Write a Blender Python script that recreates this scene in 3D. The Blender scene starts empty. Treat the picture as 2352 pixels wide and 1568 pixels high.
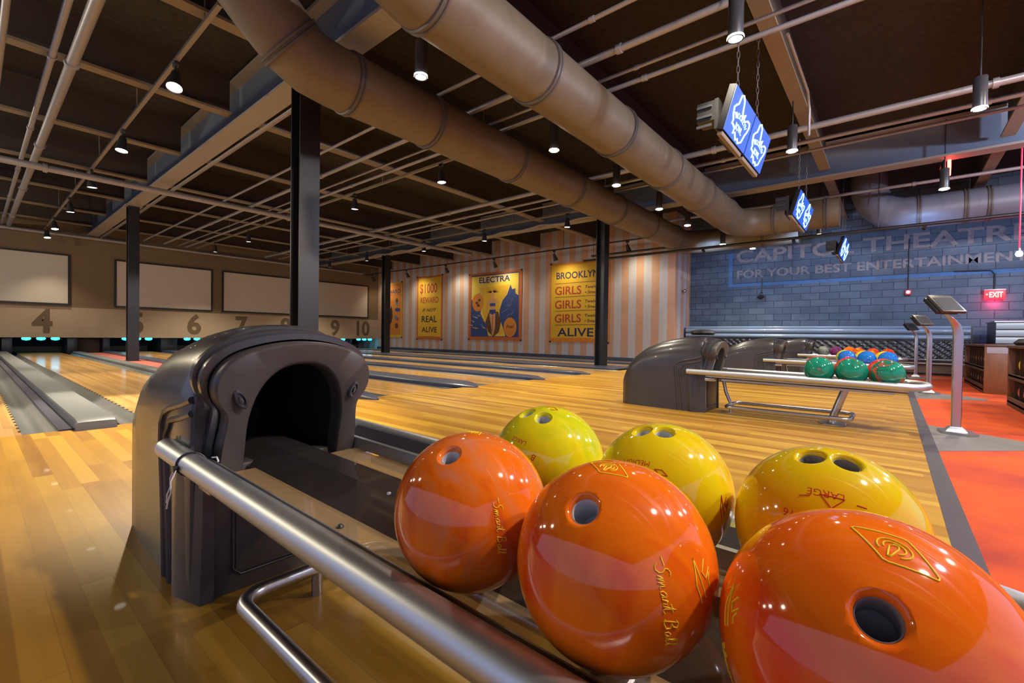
import bpy, bmesh, math, random
from mathutils import Vector, Matrix
random.seed(7)
S = bpy.context.scene
COL = S.collection
PI = math.pi

# ------------------------------------------------------------------ camera, world, exposure
# world frame: +x across the lanes (to the right wall), +y down the lanes to the pins, +z up
cam = bpy.data.cameras.new('camera')
cam.lens = 16.0; cam.sensor_width = 36.0; cam.clip_start = 0.02; cam.clip_end = 100
camo = bpy.data.objects.new('camera', cam); COL.objects.link(camo)
_r = Vector((0.6411939, -0.7672459, 0.0142871)); _u = Vector((0.000895, 0.0193657, 0.9998121)); _b = Vector((-0.7673784, -0.6410606, 0.0131039))
camo.matrix_world = Matrix(((_r.x, _u.x, _b.x, 0), (_r.y, _u.y, _b.y, 0), (_r.z, _u.z, _b.z, 0.70), (0, 0, 0, 1)))
S.camera = camo
S.view_settings.view_transform = 'Standard'; S.view_settings.look = 'None'
S.view_settings.exposure = 0.78; S.view_settings.gamma = 1.0; S.view_settings.use_curve_mapping = False
W = bpy.data.worlds.new('dim_hall'); S.world = W; W.use_nodes = True
W.node_tree.nodes['Background'].inputs[0].default_value = (0.50, 0.58, 0.92, 1)
W.node_tree.nodes['Background'].inputs[1].default_value = 0.5

def area(name, loc, target, size, power, color, size_y=None):
    l = bpy.data.lights.new(name, 'AREA'); l.energy = power; l.color = color; l.size = size
    if size_y: l.shape = 'RECTANGLE'; l.size_y = size_y
    o = bpy.data.objects.new(name, l); COL.objects.link(o); o.location = loc
    o.rotation_euler = (Vector(target) - Vector(loc)).to_track_quat('-Z', 'Y').to_euler()
    return o
# unseen fill lights added beyond the frame: small bulbs over the seating behind the camera and over the hidden lanes
def bulb(name, loc, power, color, r=.07):
    l = bpy.data.lights.new(name, 'POINT'); l.energy = power; l.color = color; l.shadow_soft_size = r
    o = bpy.data.objects.new(name, l); COL.objects.link(o); o.location = loc; return o
for k, (x, y) in enumerate(((3.0, -2.2), (5.6, -3.0), (8.5, -3.2), (1.6, -1.6))):
    bulb('seating_fill', (x, y, 3.3), 235, (1.0, .80, .66) if k % 2 else (.74, .80, 1.0))
for x, y in ((-2.4, 6.0), (-2.4, 10.0), (-2.4, 14.0)): bulb('left_lane_fill', (x, y, 3.2), 90, (1.0, .84, .58))

# ------------------------------------------------------------------ materials
def mat(name, base=(.5, .5, .5), rough=.5, metal=0.0, coat=0.0, emit=None, es=1.0, spec=.5):
    m = bpy.data.materials.new(name); m.use_nodes = True
    p = m.node_tree.nodes['Principled BSDF']
    p.inputs['Base Color'].default_value = (*base, 1); p.inputs['Roughness'].default_value = rough
    p.inputs['Metallic'].default_value = metal; p.inputs['Coat Weight'].default_value = coat
    p.inputs['Specular IOR Level'].default_value = spec
    if emit: p.inputs['Emission Color'].default_value = (*emit, 1); p.inputs['Emission Strength'].default_value = es
    return m
class NT:
    def __init__(s, m): s.t = m.node_tree; s.p = s.t.nodes['Principled BSDF']
    def n(s, typ, **kw):
        x = s.t.nodes.new(typ)
        for k, v in kw.items(): setattr(x, k, v)
        return x
    def l(s, a, b): s.t.links.new(a, b)
    def math(s, op, a, b=None):
        x = s.n('ShaderNodeMath', operation=op)
        for i, v in enumerate((a, b)):
            if v is None: continue
            if isinstance(v, (int, float)): x.inputs[i].default_value = v
            else: s.l(v, x.inputs[i])
        return x.outputs[0]
    def ramp(s, fac, stops, const=False):
        r = s.n('ShaderNodeValToRGB'); e = r.color_ramp.elements
        while len(e) < len(stops): e.new(.5)
        for k, (pos, c) in enumerate(stops): e[k].position = pos; e[k].color = (*c, 1)
        if const: r.color_ramp.interpolation = 'CONSTANT'
        s.l(fac, r.inputs[0]); return r.outputs[0]
    def mix(s, fac, a, b, mode='MIX'):
        x = s.n('ShaderNodeMix', data_type='RGBA', blend_type=mode)
        if isinstance(fac, (int, float)): x.inputs[0].default_value = fac
        else: s.l(fac, x.inputs[0])
        for i, v in ((6, a), (7, b)):
            if isinstance(v, tuple): x.inputs[i].default_value = (*v, 1)
            else: s.l(v, x.inputs[i])
        return x.outputs[2]
    def noise(s, vec, scale, detail=3, rough=.55, dist=0.0):
        x = s.n('ShaderNodeTexNoise'); x.inputs['Scale'].default_value = scale; x.inputs['Detail'].default_value = detail
        x.inputs['Roughness'].default_value = rough; x.inputs['Distortion'].default_value = dist
        if vec is not None: s.l(vec, x.inputs['Vector'])
        return x.outputs[0]
    def pos(s): return s.n('ShaderNodeNewGeometry').outputs['Position']
    def obj(s): return s.n('ShaderNodeTexCoord').outputs['Object']
    def sep(s, v):
        x = s.n('ShaderNodeSeparateXYZ'); s.l(v, x.inputs[0]); return x.outputs
    def comb(s, a, b, c):
        x = s.n('ShaderNodeCombineXYZ')
        for i, v in enumerate((a, b, c)):
            if isinstance(v, (int, float)): x.inputs[i].default_value = v
            else: s.l(v, x.inputs[i])
        return x.outputs[0]
    def scale(s, v, sc):
        x = s.n('ShaderNodeMapping'); x.inputs['Scale'].default_value = sc; s.l(v, x.inputs[0]); return x.outputs[0]
    def bump(s, h, strength=.3, dist=.01):
        b = s.n('ShaderNodeBump'); b.inputs['Strength'].default_value = strength; b.inputs['Distance'].default_value = dist
        s.l(h, b.inputs['Height']); s.l(b.outputs[0], s.p.inputs['Normal'])
    def col(s, c): s.l(c, s.p.inputs['Base Color'])

def wood(name, tones, bw=.055, blen=1.4, rough=.36, coat=.05):
    m = mat(name, rough=rough, coat=coat); t = NT(m); x, y, z = t.sep(t.pos())
    u = t.math('DIVIDE', x, bw); row = t.math('FLOOR', u)
    wn = t.n('ShaderNodeTexWhiteNoise', noise_dimensions='1D'); t.l(row, wn.inputs['W'])
    v = t.math('ADD', t.math('DIVIDE', y, blen), t.math('MULTIPLY', wn.outputs['Value'], 7.3)); cell = t.math('FLOOR', v)
    w2 = t.n('ShaderNodeTexWhiteNoise', noise_dimensions='2D'); t.l(t.comb(row, cell, 0), w2.inputs['Vector'])
    c = t.ramp(w2.outputs['Value'], tones)
    t.p.inputs['Specular IOR Level'].default_value = .38
    g = t.noise(t.comb(t.math('MULTIPLY', x, 90), t.math('MULTIPLY', y, 3.5), w2.outputs['Value']), 1.0, 4, .6, .4)
    c = t.mix(t.math('MULTIPLY', g, .35), c, (.20, .10, .03))
    g2 = t.noise(t.comb(t.math('MULTIPLY', x, 18), t.math('MULTIPLY', y, 1.6), 3.0), 1.0, 3)
    c = t.mix(t.math('MULTIPLY', t.math('SUBTRACT', g2, .42), .9), c, (.60, .335, .038))
    fu = t.math('FRACT', u); e1 = t.math('LESS_THAN', fu, .03)
    fv = t.math('FRACT', v); e2 = t.math('LESS_THAN', fv, .0025)
    c = t.mix(t.math('MULTIPLY', t.math('MAXIMUM', e1, e2), .22), c, (.07, .035, .012))
    t.col(c); t.bump(g, .05, .002)
    return m
M = {}
M['approach'] = wood('approach_maple', [(0, (.27, .118, .010)), (.35, (.38, .185, .016)), (.65, (.46, .245, .023)), (1, (.60, .36, .040))], bw=.066)
M['lane'] = wood('lane_maple', [(0, (.42, .235, .075)), (.5, (.54, .31, .105)), (1, (.66, .405, .16))], bw=.04, blen=2.4, rough=.16)

def carpet():
    m = mat('orange_carpet', rough=.85, spec=.2); t = NT(m); p = t.pos()
    n = t.noise(p, 2.2, 4); n2 = t.noise(p, 160, 2)
    c = t.mix(t.math('MULTIPLY', t.math('SUBTRACT', n, .3), 2.2), (.36, .045, .022), (.78, .115, .010)); c = t.mix(t.math('MULTIPLY', n2, .45), c, (.25, .03, .015))
    t.col(c); t.bump(n2, .4, .004); return m
M['carpet'] = carpet()
def speck(name, a, b, scale=60, rough=.6, bump=.1, coat=0, metal=0):
    m = mat(name, rough=rough, coat=coat, metal=metal); t = NT(m); n = t.noise(t.pos(), scale, 4)
    n3 = t.noise(t.pos(), scale / 14, 3)
    t.col(t.mix(t.math('ADD', t.math('MULTIPLY', n, .5), t.math('MULTIPLY', n3, .5)), a, b))
    if bump: t.bump(n, bump, .004)
    return m
M['grey_carpet'] = speck('grey_carpet', (.10, .095, .09), (.20, .185, .17), 130, .9, .4)
M['trim'] = speck('dark_transition_strip', (.045, .04, .045), (.09, .082, .085), 40, .45)
M['subfloor'] = mat('subfloor', (.10, .10, .11), .7)
M['redlane'] = speck('red_strip_carpet', (.33, .07, .055), (.45, .12, .09), 60, .8)
M['gutter'] = speck('grey_gutter', (.075, .08, .085), (.135, .145, .15), 25, .34)
M['cap'] = speck('cap_vinyl', (.10, .11, .115), (.16, .175, .18), 20, .38)
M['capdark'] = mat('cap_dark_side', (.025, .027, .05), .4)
M['capblue'] = speck('dark_blue_cap', (.03, .036, .062), (.06, .07, .11), 12, .33)
def ceiling_m():
    m = mat('acoustic_deck', rough=.95, spec=.15); t = NT(m); p = t.pos()
    n = t.noise(p, 16, 6, .7, .6); n2 = t.noise(p, 1.3, 3)
    t.col(t.mix(n, (.024, .022, .021), (.092, .080, .072))); t.bump(n, .9, .05); return m
M['ceiling'] = ceiling_m()
M['mask'] = None
def mask_m():
    m = mat('burlap_masking', rough=.9, spec=.2); t = NT(m); p = t.pos(); x, y, z = t.sep(p)
    g = t.noise(t.scale(p, (3, 3, 60)), 1.0, 5, .65); g2 = t.noise(p, 1.0, 3)
    c = t.mix(g, (.165, .118, .07), (.245, .18, .11)); c = t.mix(t.math('MULTIPLY', g2, .5), c, (.13, .09, .052))
    c = t.mix(t.math('LESS_THAN', z, 1.34), c, t.mix(g, (.32, .245, .165), (.42, .33, .23)))  # lower band lighter: burlap tone plus spotlight brightness put into the colour
    t.col(c); t.bump(g, .2, .004); return m
M['mask'] = mask_m()
M['screen'] = speck('projection_screen_cloth', (.50, .455, .385), (.54, .495, .42), 4, .85, 0)
M['black'] = mat('black_satin', (.012, .012, .013), .45)
M['blackpaint'] = speck('black_gloss_paint', (.008, .008, .009), (.017, .017, .019), 30, .38, .15)
M['pit'] = mat('pit_black', (.008, .008, .009), .8)
M['pitbrown'] = mat('pit_curtain', (.10, .065, .035), .8)
M['cyan'] = mat('cyan_pit_lamp', (.0, .3, .4), .4, emit=(.02, .62, 1.0), es=4.5)
M['stencil'] = mat('stencil_brown', (.13, .088, .05), .9)
def stripes():
    m = mat('striped_wall', rough=.85, spec=.2); t = NT(m); p = t.pos(); x, y, z = t.sep(p)
    s = t.math('FRACT', t.math('DIVIDE', t.math('ADD', t.math('ADD', y, x), .06), .46))
    n = t.noise(p, 3, 4); n2 = t.noise(t.scale(p, (6, 6, .4)), 1, 3)
    a = t.mix(n, (.45, .265, .175), (.53, .335, .235)); b = t.mix(n2, (.40, .39, .42), (.50, .49, .52))
    t.col(t.mix(t.math('GREATER_THAN', s, .5), a, b)); return m
M['stripe'] = stripes()
def bricks():
    m = mat('painted_block', rough=.62); t = NT(m); p = t.pos(); x, y, z = t.sep(p)
    b = t.n('ShaderNodeTexBrick'); t.l(t.comb(y, z, 0), b.inputs['Vector'])
    b.inputs['Scale'].default_value = 1; b.inputs['Brick Width'].default_value = .40; b.inputs['Row Height'].default_value = .17
    b.inputs['Mortar Size'].default_value = .008; b.inputs['Mortar Smooth'].default_value = .3
    b.inputs['Color1'].default_value = (.065, .098, .145, 1); b.inputs['Color2'].default_value = (.115, .155, .205, 1); b.inputs['Mortar'].default_value = (.022, .03, .05, 1)
    n = t.noise(p, 2.2, 5, .65); n2 = t.noise(p, 45, 3)
    c = t.mix(t.math('MULTIPLY', t.math('SUBTRACT', n, .25), 1.5), b.outputs['Color'], (.035, .05, .08)); t.col(c)
    t.bump(t.math('ADD', t.math('MULTIPLY', b.outputs['Fac'], -1), t.math('MULTIPLY', n2, .3)), .6, .008); return m
M['brick'] = bricks()
def worn(name, a, gap):
    m = mat(name, rough=.75); t = NT(m); n = t.noise(t.pos(), 9, 5, .7)
    t.col(t.ramp(n, [(.3, gap), (.5, a), (1, a)])); return m
M['paintletter'] = worn('faded_letter_paint', (.235, .205, .21), (.12, .12, .155))
M['bluepaint'] = worn('faded_blue_paint', (.06, .16, .36), (.07, .105, .17))
M['steelpaint'] = speck('tan_grey_steel', (.19, .17, .145), (.25, .225, .19), 18, .5, .05)
M['joist'] = speck('tan_joist_paint', (.17, .14, .10), (.235, .195, .14), 10, .6, .05)
M['joistdark'] = speck('shaded_joist_web', (.02, .016, .013), (.065, .051, .04), 16, .9, .5)  # shade above the lit flange put into the web colour
M['beam'] = speck('grey_beam_paint', (.24, .22, .20), (.30, .275, .25), 10, .5, .05)
M['beamweb'] = speck('blue_lit_web', (.10, .13, .19), (.14, .175, .24), 10, .5, .05)  # bluish side light on the webs put into their colour
M['galv'] = speck('galvanised_pipe', (.27, .265, .28), (.35, .34, .36), 30, .4, .03, metal=.35)
def duct():
    m = mat('taupe_duct', rough=.5); t = NT(m); o = t.obj(); n = t.noise(o, 7, 4)
    t.col(t.mix(n, (.105, .083, .056), (.15, .12, .084)))
    x, y, z = t.sep(t.pos())
    w = t.math('FRACT', t.math('MULTIPLY', t.math('ADD', t.math('ADD', x, t.math('MULTIPLY', y, .55)), t.math('MULTIPLY', z, .25)), 8.5))
    r = t.math('LESS_THAN', w, .14); t.bump(r, 1.0, .02); return m
M['duct'] = duct()
M['ductblue'] = speck('blue_grey_duct', (.11, .12, .16), (.16, .17, .22), 8, .45)
M['band'] = mat('duct_band', (.085, .075, .07), .45)
M['lamp'] = mat('lamp_lens', (1, .98, .9), .3, emit=(1, .93, .78), es=14)
M['lampblack'] = mat('lamp_body', (.02, .021, .025), .4)
M['cylbody'] = mat('cylinder_lamp_body', (.035, .036, .045), .35)
def steel(name, base, rough):
    m = mat(name, base, rough, 1.0); t = NT(m); n = t.noise(t.scale(t.obj(), (70, 2, 70)), 1, 3)
    r = t.math('ADD', t.math('MULTIPLY', n, .14), rough - .06); t.l(r, t.p.inputs['Roughness']); return m
M['rail'] = steel('brushed_rail_steel', (.60, .63, .65), .42)
M['steel'] = steel('satin_steel', (.50, .50, .52), .3)
def plastic():
    m = mat('charcoal_moulded_plastic', (.055, .053, .058), .30, coat=.2); t = NT(m); n = t.noise(t.obj(), 420, 2); n2 = t.noise(t.obj(), 5, 3)
    t.col(t.mix(n2, (.028, .028, .031), (.050, .048, .049))); t.bump(n, .06, .001); return m
M['hood'] = plastic()
M['face'] = speck('frame_plastic', (.042, .036, .032), (.062, .054, .048), 60, .42, .04)
M['throat'] = mat('throat_black', (.022, .021, .024), .32)
M['groove'] = mat('groove_dark', (.02, .02, .026), .45)
M['rubber'] = mat('rubber_strip', (.018, .018, .024), .5)
def clear(name, tint, fac, rough=.06):
    m = bpy.data.materials.new(name); m.use_nodes = True; t = m.node_tree; p = t.nodes['Principled BSDF']
    p.inputs['Base Color'].default_value = (*tint, 1); p.inputs['Roughness'].default_value = rough; p.inputs['Alpha'].default_value = fac
    p.inputs['Coat Weight'].default_value = .3
    return m
M['smoke'] = clear('smoked_cover', (.035, .03, .028), .86)
M['clear'] = clear('reflection_tinted_strip', (.40, .27, .13), .6, .12)  # tan tint stands in for wood reflected in the semi-clear strip
M['zip'] = mat('cable_tie_white', (.75, .75, .76), .3)
M['zipblack'] = mat('cable_tie_black', (.02, .02, .025), .4)
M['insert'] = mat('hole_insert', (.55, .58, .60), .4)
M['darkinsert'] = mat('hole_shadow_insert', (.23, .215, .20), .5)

def ballmat(name, stops, scale=5.5, dist=3.0, rough=.07):
    m = mat(name, rough=rough, coat=.2); t = NT(m); o = t.obj()
    n = t.noise(o, scale, 3, .5, dist)
    t.col(t.ramp(n, stops)); return m
M['b_orange'] = ballmat('orange_swirl_ball', [(.0, (.50, .13, .04)), (.36, (.70, .125, .006)), (.52, (.80, .165, .005)), (.64, (.70, .07, .005)), (.74, (.58, .016, .006)), (1, (.48, .03, .01))], 4.5, 1.6)
M['b_pearl'] = ballmat('orange_pearl_ball', [(.25, (.58, .19, .11)), (.40, (.66, .16, .03)), (.52, (.74, .145, .005)), (.66, (.60, .085, .006)), (.85, (.52, .15, .08))], 5, 3.2)
M['b_red'] = ballmat('orange_red_ball', [(.28, (.72, .10, .006)), (.50, (.80, .155, .005)), (.64, (.74, .06, .005)), (.8, (.68, .014, .006))], 4.2, 1.6)
M['b_yellow'] = ballmat('yellow_ball', [(.25, (.70, .45, .005)), (.45, (.76, .58, .006)), (.62, (.72, .62, .008)), (.8, (.58, .58, .012))], 6, 1.8)
M['b_lime'] = ballmat('lime_yellow_ball', [(.25, (.46, .52, .010)), (.5, (.72, .64, .008)), (.75, (.72, .56, .006))], 6, 1.8)
M['b_amber'] = ballmat('amber_yellow_ball', [(.25, (.62, .56, .006)), (.48, (.76, .50, .005)), (.75, (.78, .36, .005))], 5, 1.5)
M['b_green'] = ballmat('green_red_ball', [(.0, (.01, .16, .10)), (.50, (.008, .20, .115)), (.60, (.015, .12, .075)), (.655, (.36, .075, .04)), (.75, (.42, .10, .08)), (.78, (.01, .18, .11))], 9, 1.2)
M['b_blue'] = ballmat('blue_swirl_ball', [(.3, (.01, .05, .32)), (.48, (.01, .15, .52)), (.60, (.012, .10, .45)), (.70, (.55, .12, .30)), (.8, (.50, .55, .60))], 8, 1.5)
M['b_crimson'] = ballmat('crimson_ball', [(.35, (.42, .02, .02)), (.5, (.55, .05, .03)), (.65, (.50, .14, .10)), (.8, (.38, .012, .02))], 8, 1.5)
M['b_fire'] = ballmat('fire_ball', [(.3, (.55, .02, .01)), (.48, (.62, .06, .01)), (.6, (.68, .25, .01)), (.75, (.60, .45, .02))], 8, 1.5)
M['b_purple'] = ballmat('purple_ball', [(.3, (.07, .012, .06)), (.55, (.20, .03, .14)), (.75, (.32, .09, .22))], 8, 1.5)
M['b_grey'] = ballmat('grey_green_ball', [(.3, (.10, .14, .10)), (.6, (.30, .32, .26))], 8, 1.5)
M['yellowink'] = mat('yellow_engraving', (.90, .60, .02), .6, spec=.2)
M['redink'] = mat('red_engraving', (.50, .035, .015), .6, spec=.2)

# ------------------------------------------------------------------ mesh building
class MB:
    def __init__(s): s.b = bmesh.new()
    def face(s, pts):
        vs = [s.b.verts.new(p) for p in pts]
        try: return s.b.faces.new(vs)
        except ValueError: return None
    def box(s, c, d, rot=None, bevel=0):
        m = Matrix.Translation(c) @ (rot.to_4x4() if rot else Matrix.Identity(4)) @ Matrix.Diagonal((*d, 1))
        r = bmesh.ops.create_cube(s.b, size=1, matrix=m)
        if bevel:
            es = list({e for v in r['verts'] for e in v.link_edges})
            bmesh.ops.bevel(s.b, geom=es, offset=bevel, segments=2, affect='EDGES', profile=.5)
        return s
    def ext(s, lo, hi, bevel=0):
        return s.box([(a + b) / 2 for a, b in zip(lo, hi)], [abs(b - a) for a, b in zip(lo, hi)], bevel=bevel)
    def loft(s, rings, closed=True, caps=(True, True)):
        vr = [[s.b.verts.new(p) for p in r] for r in rings]; n = len(vr[0])
        for a, b in zip(vr, vr[1:]):
            for i in range(n if closed else n - 1):
                j = (i + 1) % n
                try: s.b.faces.new((a[i], a[j], b[j], b[i]))
                except ValueError: pass
        for k, r in ((0, vr[0]), (1, vr[-1])):
            if caps[k]:
                try: s.b.faces.new(r if k else r[::-1])
                except ValueError: pass
        return s
    def tube(s, pts, r, n=14, closed=False, caps=True, sq=None):
        pts = [Vector(p) for p in pts]; N = len(pts); rings = []
        prev = None
        for i, p in enumerate(pts):
            if closed: t = pts[(i + 1) % N] - pts[i - 1]
            else: t = pts[min(i + 1, N - 1)] - pts[max(i - 1, 0)]
            t.normalize()
            if prev is None:
                ref = Vector((0, 0, 1)) if abs(t.z) < .9 else Vector((0, 1, 0)); a = t.cross(ref).normalized()
            else: a = (prev - t * prev.dot(t)).normalized()
            b = t.cross(a); prev = a
            rr = r[i] if isinstance(r, (list, tuple)) else r
            if sq: ring = [p + a * u + b * v for u, v in ((sq[0], sq[1]), (-sq[0], sq[1]), (-sq[0], -sq[1]), (sq[0], -sq[1]))]
            else: ring = [p + a * (rr * math.cos(2 * PI * k / n)) + b * (rr * math.sin(2 * PI * k / n)) for k in range(n)]
            rings.append(ring)
        if closed: rings.append(rings[0]); 
        return s.loft(rings, True, (caps and not closed, caps and not closed))
    def lathe(s, prof, c=(0, 0, 0), axis=(0, 0, 1), n=24):
        ax = Vector(axis).normalized(); a = ax.orthogonal().normalized(); b = ax.cross(a); c = Vector(c)
        rings = [[c + ax * h + (a * math.cos(2 * PI * k / n) + b * math.sin(2 * PI * k / n)) * max(r, 1e-5) for k in range(n)] for r, h in prof]
        return s.loft(rings, True, (prof[0][0] <= 1e-4, prof[-1][0] <= 1e-4))
    def prism(s, outline, fn0, fn1):
        return s.loft([[fn0(*p) for p in outline], [fn1(*p) for p in outline]])
    def ball(s, c, r, u=32, v=20):
        bmesh.ops.create_uvsphere(s.b, u_segments=u, v_segments=v, radius=r, matrix=Matrix.Translation(c)); return s
    def build(s, name, m, parent=None, smooth=35, origin=None):
        b = s.b
        bmesh.ops.remove_doubles(b, verts=b.verts, dist=1e-6)
        bmesh.ops.recalc_face_normals(b, faces=b.faces)
        me = bpy.data.meshes.new(name); b.to_mesh(me); b.free(); me.materials.append(m)
        if smooth:
            me.shade_smooth(); me.set_sharp_from_angle(angle=math.radians(smooth))
        o = bpy.data.objects.new(name, me); COL.objects.link(o)
        if origin: me.transform(Matrix.Translation(-Vector(origin))); o.location = origin
        if parent: o.parent = parent
        return o
def tag(o, label=None, cat=None, group=None, kind=None):
    if label: o['label'] = label
    if cat: o['category'] = cat
    if group: o['group'] = group
    if kind: o['kind'] = kind
    return o
def thing(name, label, cat, loc=(0, 0, 0), group=None, rz=0):
    o = bpy.data.objects.new(name, None); COL.objects.link(o); o.location = loc; o.rotation_euler = (0, 0, rz)
    o.empty_display_size = .1
    return tag(o, label, cat, group)
def struct(o): return tag(o, kind='structure')
def copy_tree(o, parent=None):
    c = o.copy(); COL.objects.link(c); c.parent = parent
    for ch in list(o.children): copy_tree(ch, c)
    return c
def spot(parent, loc, direction, power, color, angle, blend=.6, radius=.04):
    l = bpy.data.lights.new('lamp_glow', 'SPOT'); l.energy = power; l.color = color; l.spot_size = math.radians(angle); l.spot_blend = blend; l.shadow_soft_size = radius
    o = bpy.data.objects.new('lamp_glow', l); COL.objects.link(o); o.location = loc
    o.rotation_euler = Vector(direction).to_track_quat('-Z', 'Y').to_euler(); o.parent = parent
    return o
_tc = {}
def text_mesh(body, size, shear=0, bold=0):
    """flat polygons of a word: list of (verts2d, faces), left aligned at 0 on the baseline"""
    cu = bpy.data.curves.new('word', 'FONT'); cu.body = body; cu.size = size; cu.shear = shear; cu.resolution_u = 3; cu.offset = bold
    o = bpy.data.objects.new('word', cu); COL.objects.link(o)
    dg = bpy.context.evaluated_depsgraph_get(); me = o.evaluated_get(dg).to_mesh()
    vs = [v.co.copy() for v in me.vertices]; fs = [list(p.vertices) for p in me.polygons]
    o.evaluated_get(dg).to_mesh_clear(); bpy.data.objects.remove(o); bpy.data.curves.remove(cu)
    return vs, fs
def put_text(mb, body, origin, right, up, height, width=None, align='L', depth=.004, shear=0, warp=None, bold=0):
    """letters of cap height `height`, set into mesh builder mb; thickness depth along right x up"""
    vs, fs = text_mesh(body, 1.0, shear, bold)
    x0 = min(v.x for v in vs); x1 = max(v.x for v in vs); cap = .72
    sy = height / cap; sx = (width / (x1 - x0)) if width else sy
    R = Vector(right).normalized(); U = Vector(up).normalized(); Nn = R.cross(U); O = Vector(origin)
    wtot = (x1 - x0) * sx; off = {'L': 0, 'C': -wtot / 2, 'R': -wtot}[align]
    def P(v, d):
        a, b = (v.x - x0) * sx + off, v.y * sy
        if warp: return warp(a, b, d)
        return O + R * a + U * b + Nn * d
    top = [mb.b.verts.new(P(v, depth)) for v in vs]
    for f in fs:
        try: mb.b.faces.new([top[i] for i in f])
        except ValueError: pass
    return mb
def thicken(mb, d, n):
    r = bmesh.ops.extrude_face_region(mb.b, geom=mb.b.faces[:])
    bmesh.ops.translate(mb.b, verts=[e for e in r['geom'] if isinstance(e, bmesh.types.BMVert)], vec=Vector(n) * d)
    return mb

# ------------------------------------------------------------------ setting
FLOORZ = -.07
struct(MB().ext((-6, -7, FLOORZ - .08), (14.2, 20.6, FLOORZ)).build('floor', M['subfloor']))
struct(MB().ext((-6, -.17, FLOORZ), (13.5, 4.38, 0)).build('floor_approach', M['approach']))
struct(MB().ext((-6, -7, FLOORZ), (14.2, -.24, 0)).build('floor_carpet', M['carpet']))
struct(MB().ext((-6, -.24, FLOORZ), (13.5, -.17, .001)).build('trim_1', M['trim']))
def wedge(pts): return struct(MB().prism(pts, lambda x, y: (x, y, -.004), lambda x, y: (x, y, .0015)).build('floor_inlay', M['grey_carpet']))
wedge([(3.98, -.24), (5.16, -.24), (4.75, -.74), (4.42, -.70), (4.30, -.95), (4.05, -.75)][:2] + [(4.78, -.74), (4.62, -1.15), (4.40, -.68)])
wedge([(7.45, -.24), (8.65, -.24), (8.05, -.9), (7.85, -.9)])
wedge([(11.2, -.24), (12.3, -.24), (11.75, -.8)])
struct(MB().ext((-6, -7, 4.15), (14.2, 20.6, 4.3)).build('ceiling', M['ceiling']))
wf = struct(MB().ext((-6, 18.6, .47), (12.4, 18.72, 4.15)).build('wall_far', M['mask']))
struct(MB().ext((-6, 20.3, FLOORZ), (14.2, 20.5, 4.15)).build('wall_pit', M['pit']))
struct(MB().ext((12.4, 4.58, FLOORZ), (14.0, 20.3, 4.15)).build('wall_striped', M['stripe']))
wr = struct(MB().ext((13.54, -7, FLOORZ), (14.0, 4.58, 4.15)).build('wall_right', M['brick']))
struct(MB().ext((13.40, 4.555, .0), (13.54, 4.58, 4.1)).build('trim_2', M['stripe']))
# painted sign on the block wall
LY, UZ, NX = (0, -1, 0), (0, 0, 1), (-1, 0, 0)
t = MB(); put_text(t, 'CAPITOL THEATRE', (13.535, 3.33, 2.78), LY, UZ, .33, 5.45, depth=.002, bold=.022)
t.build('painted_letters', M['paintletter'], wr, 0)
t = MB(); put_text(t, 'FOR YOUR BEST ENTERTAINMENT', (13.535, 3.30, 2.355), LY, UZ, .205, 5.36, depth=.002, bold=.022)
t.build('painted_letters', M['paintletter'], wr, 0)
t = MB(); t.ext((13.534, -4, 2.12), (13.54, 3.52, 2.20)); t.ext((13.534, 3.42, 2.2), (13.54, 3.52, 3.05)); t.build('painted_border', M['bluepaint'], wr, 0)
# lane numbers stencilled on the masking
for num, x in (('3', -.35), ('4', 1.37), ('5', 3.45), ('6', 5.05), ('7', 6.55), ('8', 8.15), ('9', 10.25), ('10', 11.62)):
    t = MB(); put_text(t, num, (x, 18.597, .61), (1, 0, 0), UZ, .66, .42 if num != '10' else .66, 'C', .002, bold=.035)
    t.build('painted_number', M['stencil'], wf, 0)
# ledge under the masking
struct(MB().ext((-6, 18.57, .455), (12.4, 18.6, .485)).build('trim_3', M['mask']))

# ------------------------------------------------------------------ lanes
LANES = [(3, -.75, .23), (4, .90, 1.80), (5, 3.07, 3.95), (6, 4.75, 5.55), (7, 6.25, 7.0), (8, 7.65, 8.60), (9, 10.0, 10.75), (10, 11.32, 12.12)]
Y0, Y1 = 4.38, 18.45
for n, a, b in LANES:
    where = {3: 'at the left edge of the view, left of the grey capping', 4: 'lit bright, right of the grey capping, under the stencilled 4', 5: 'right of the red carpet strip, behind the near black hood',
             6: 'second beyond the near black hood', 7: 'running to the left of the column by the striped wall', 8: 'last before the right hand pair of columns', 9: 'second from the striped wall', 10: 'right along the foot of the striped wall'}[n]
    o = thing('bowling_lane', 'maple bowling lane ' + where, 'bowling lane', (0, 0, 0), 'bowling lanes')
    MB().ext((a, Y0, FLOORZ), (b, Y1, 0)).build('lane_surface', M['lane'], o)
    g = .17
    for x0, x1 in ((a - g, a), (b, b + g)):
        prof = [(x0, -.003), (x0, FLOORZ + .002), (x1, FLOORZ + .002), (x1, -.003)] + [(x1 - (x1 - x0) * k / 8, -.004 - .05 * math.sin(PI * k / 8)) for k in range(1, 8)]
        MB().prism(prof, lambda x, z: (x, Y0, z), lambda x, z: (x, Y1, z)).build('gutter', M['gutter'], o)
    MB().ext((a, Y1 + .0, FLOORZ), (b, 19.9, -.004)).build('pin_deck', M['lane'], o)
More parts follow.
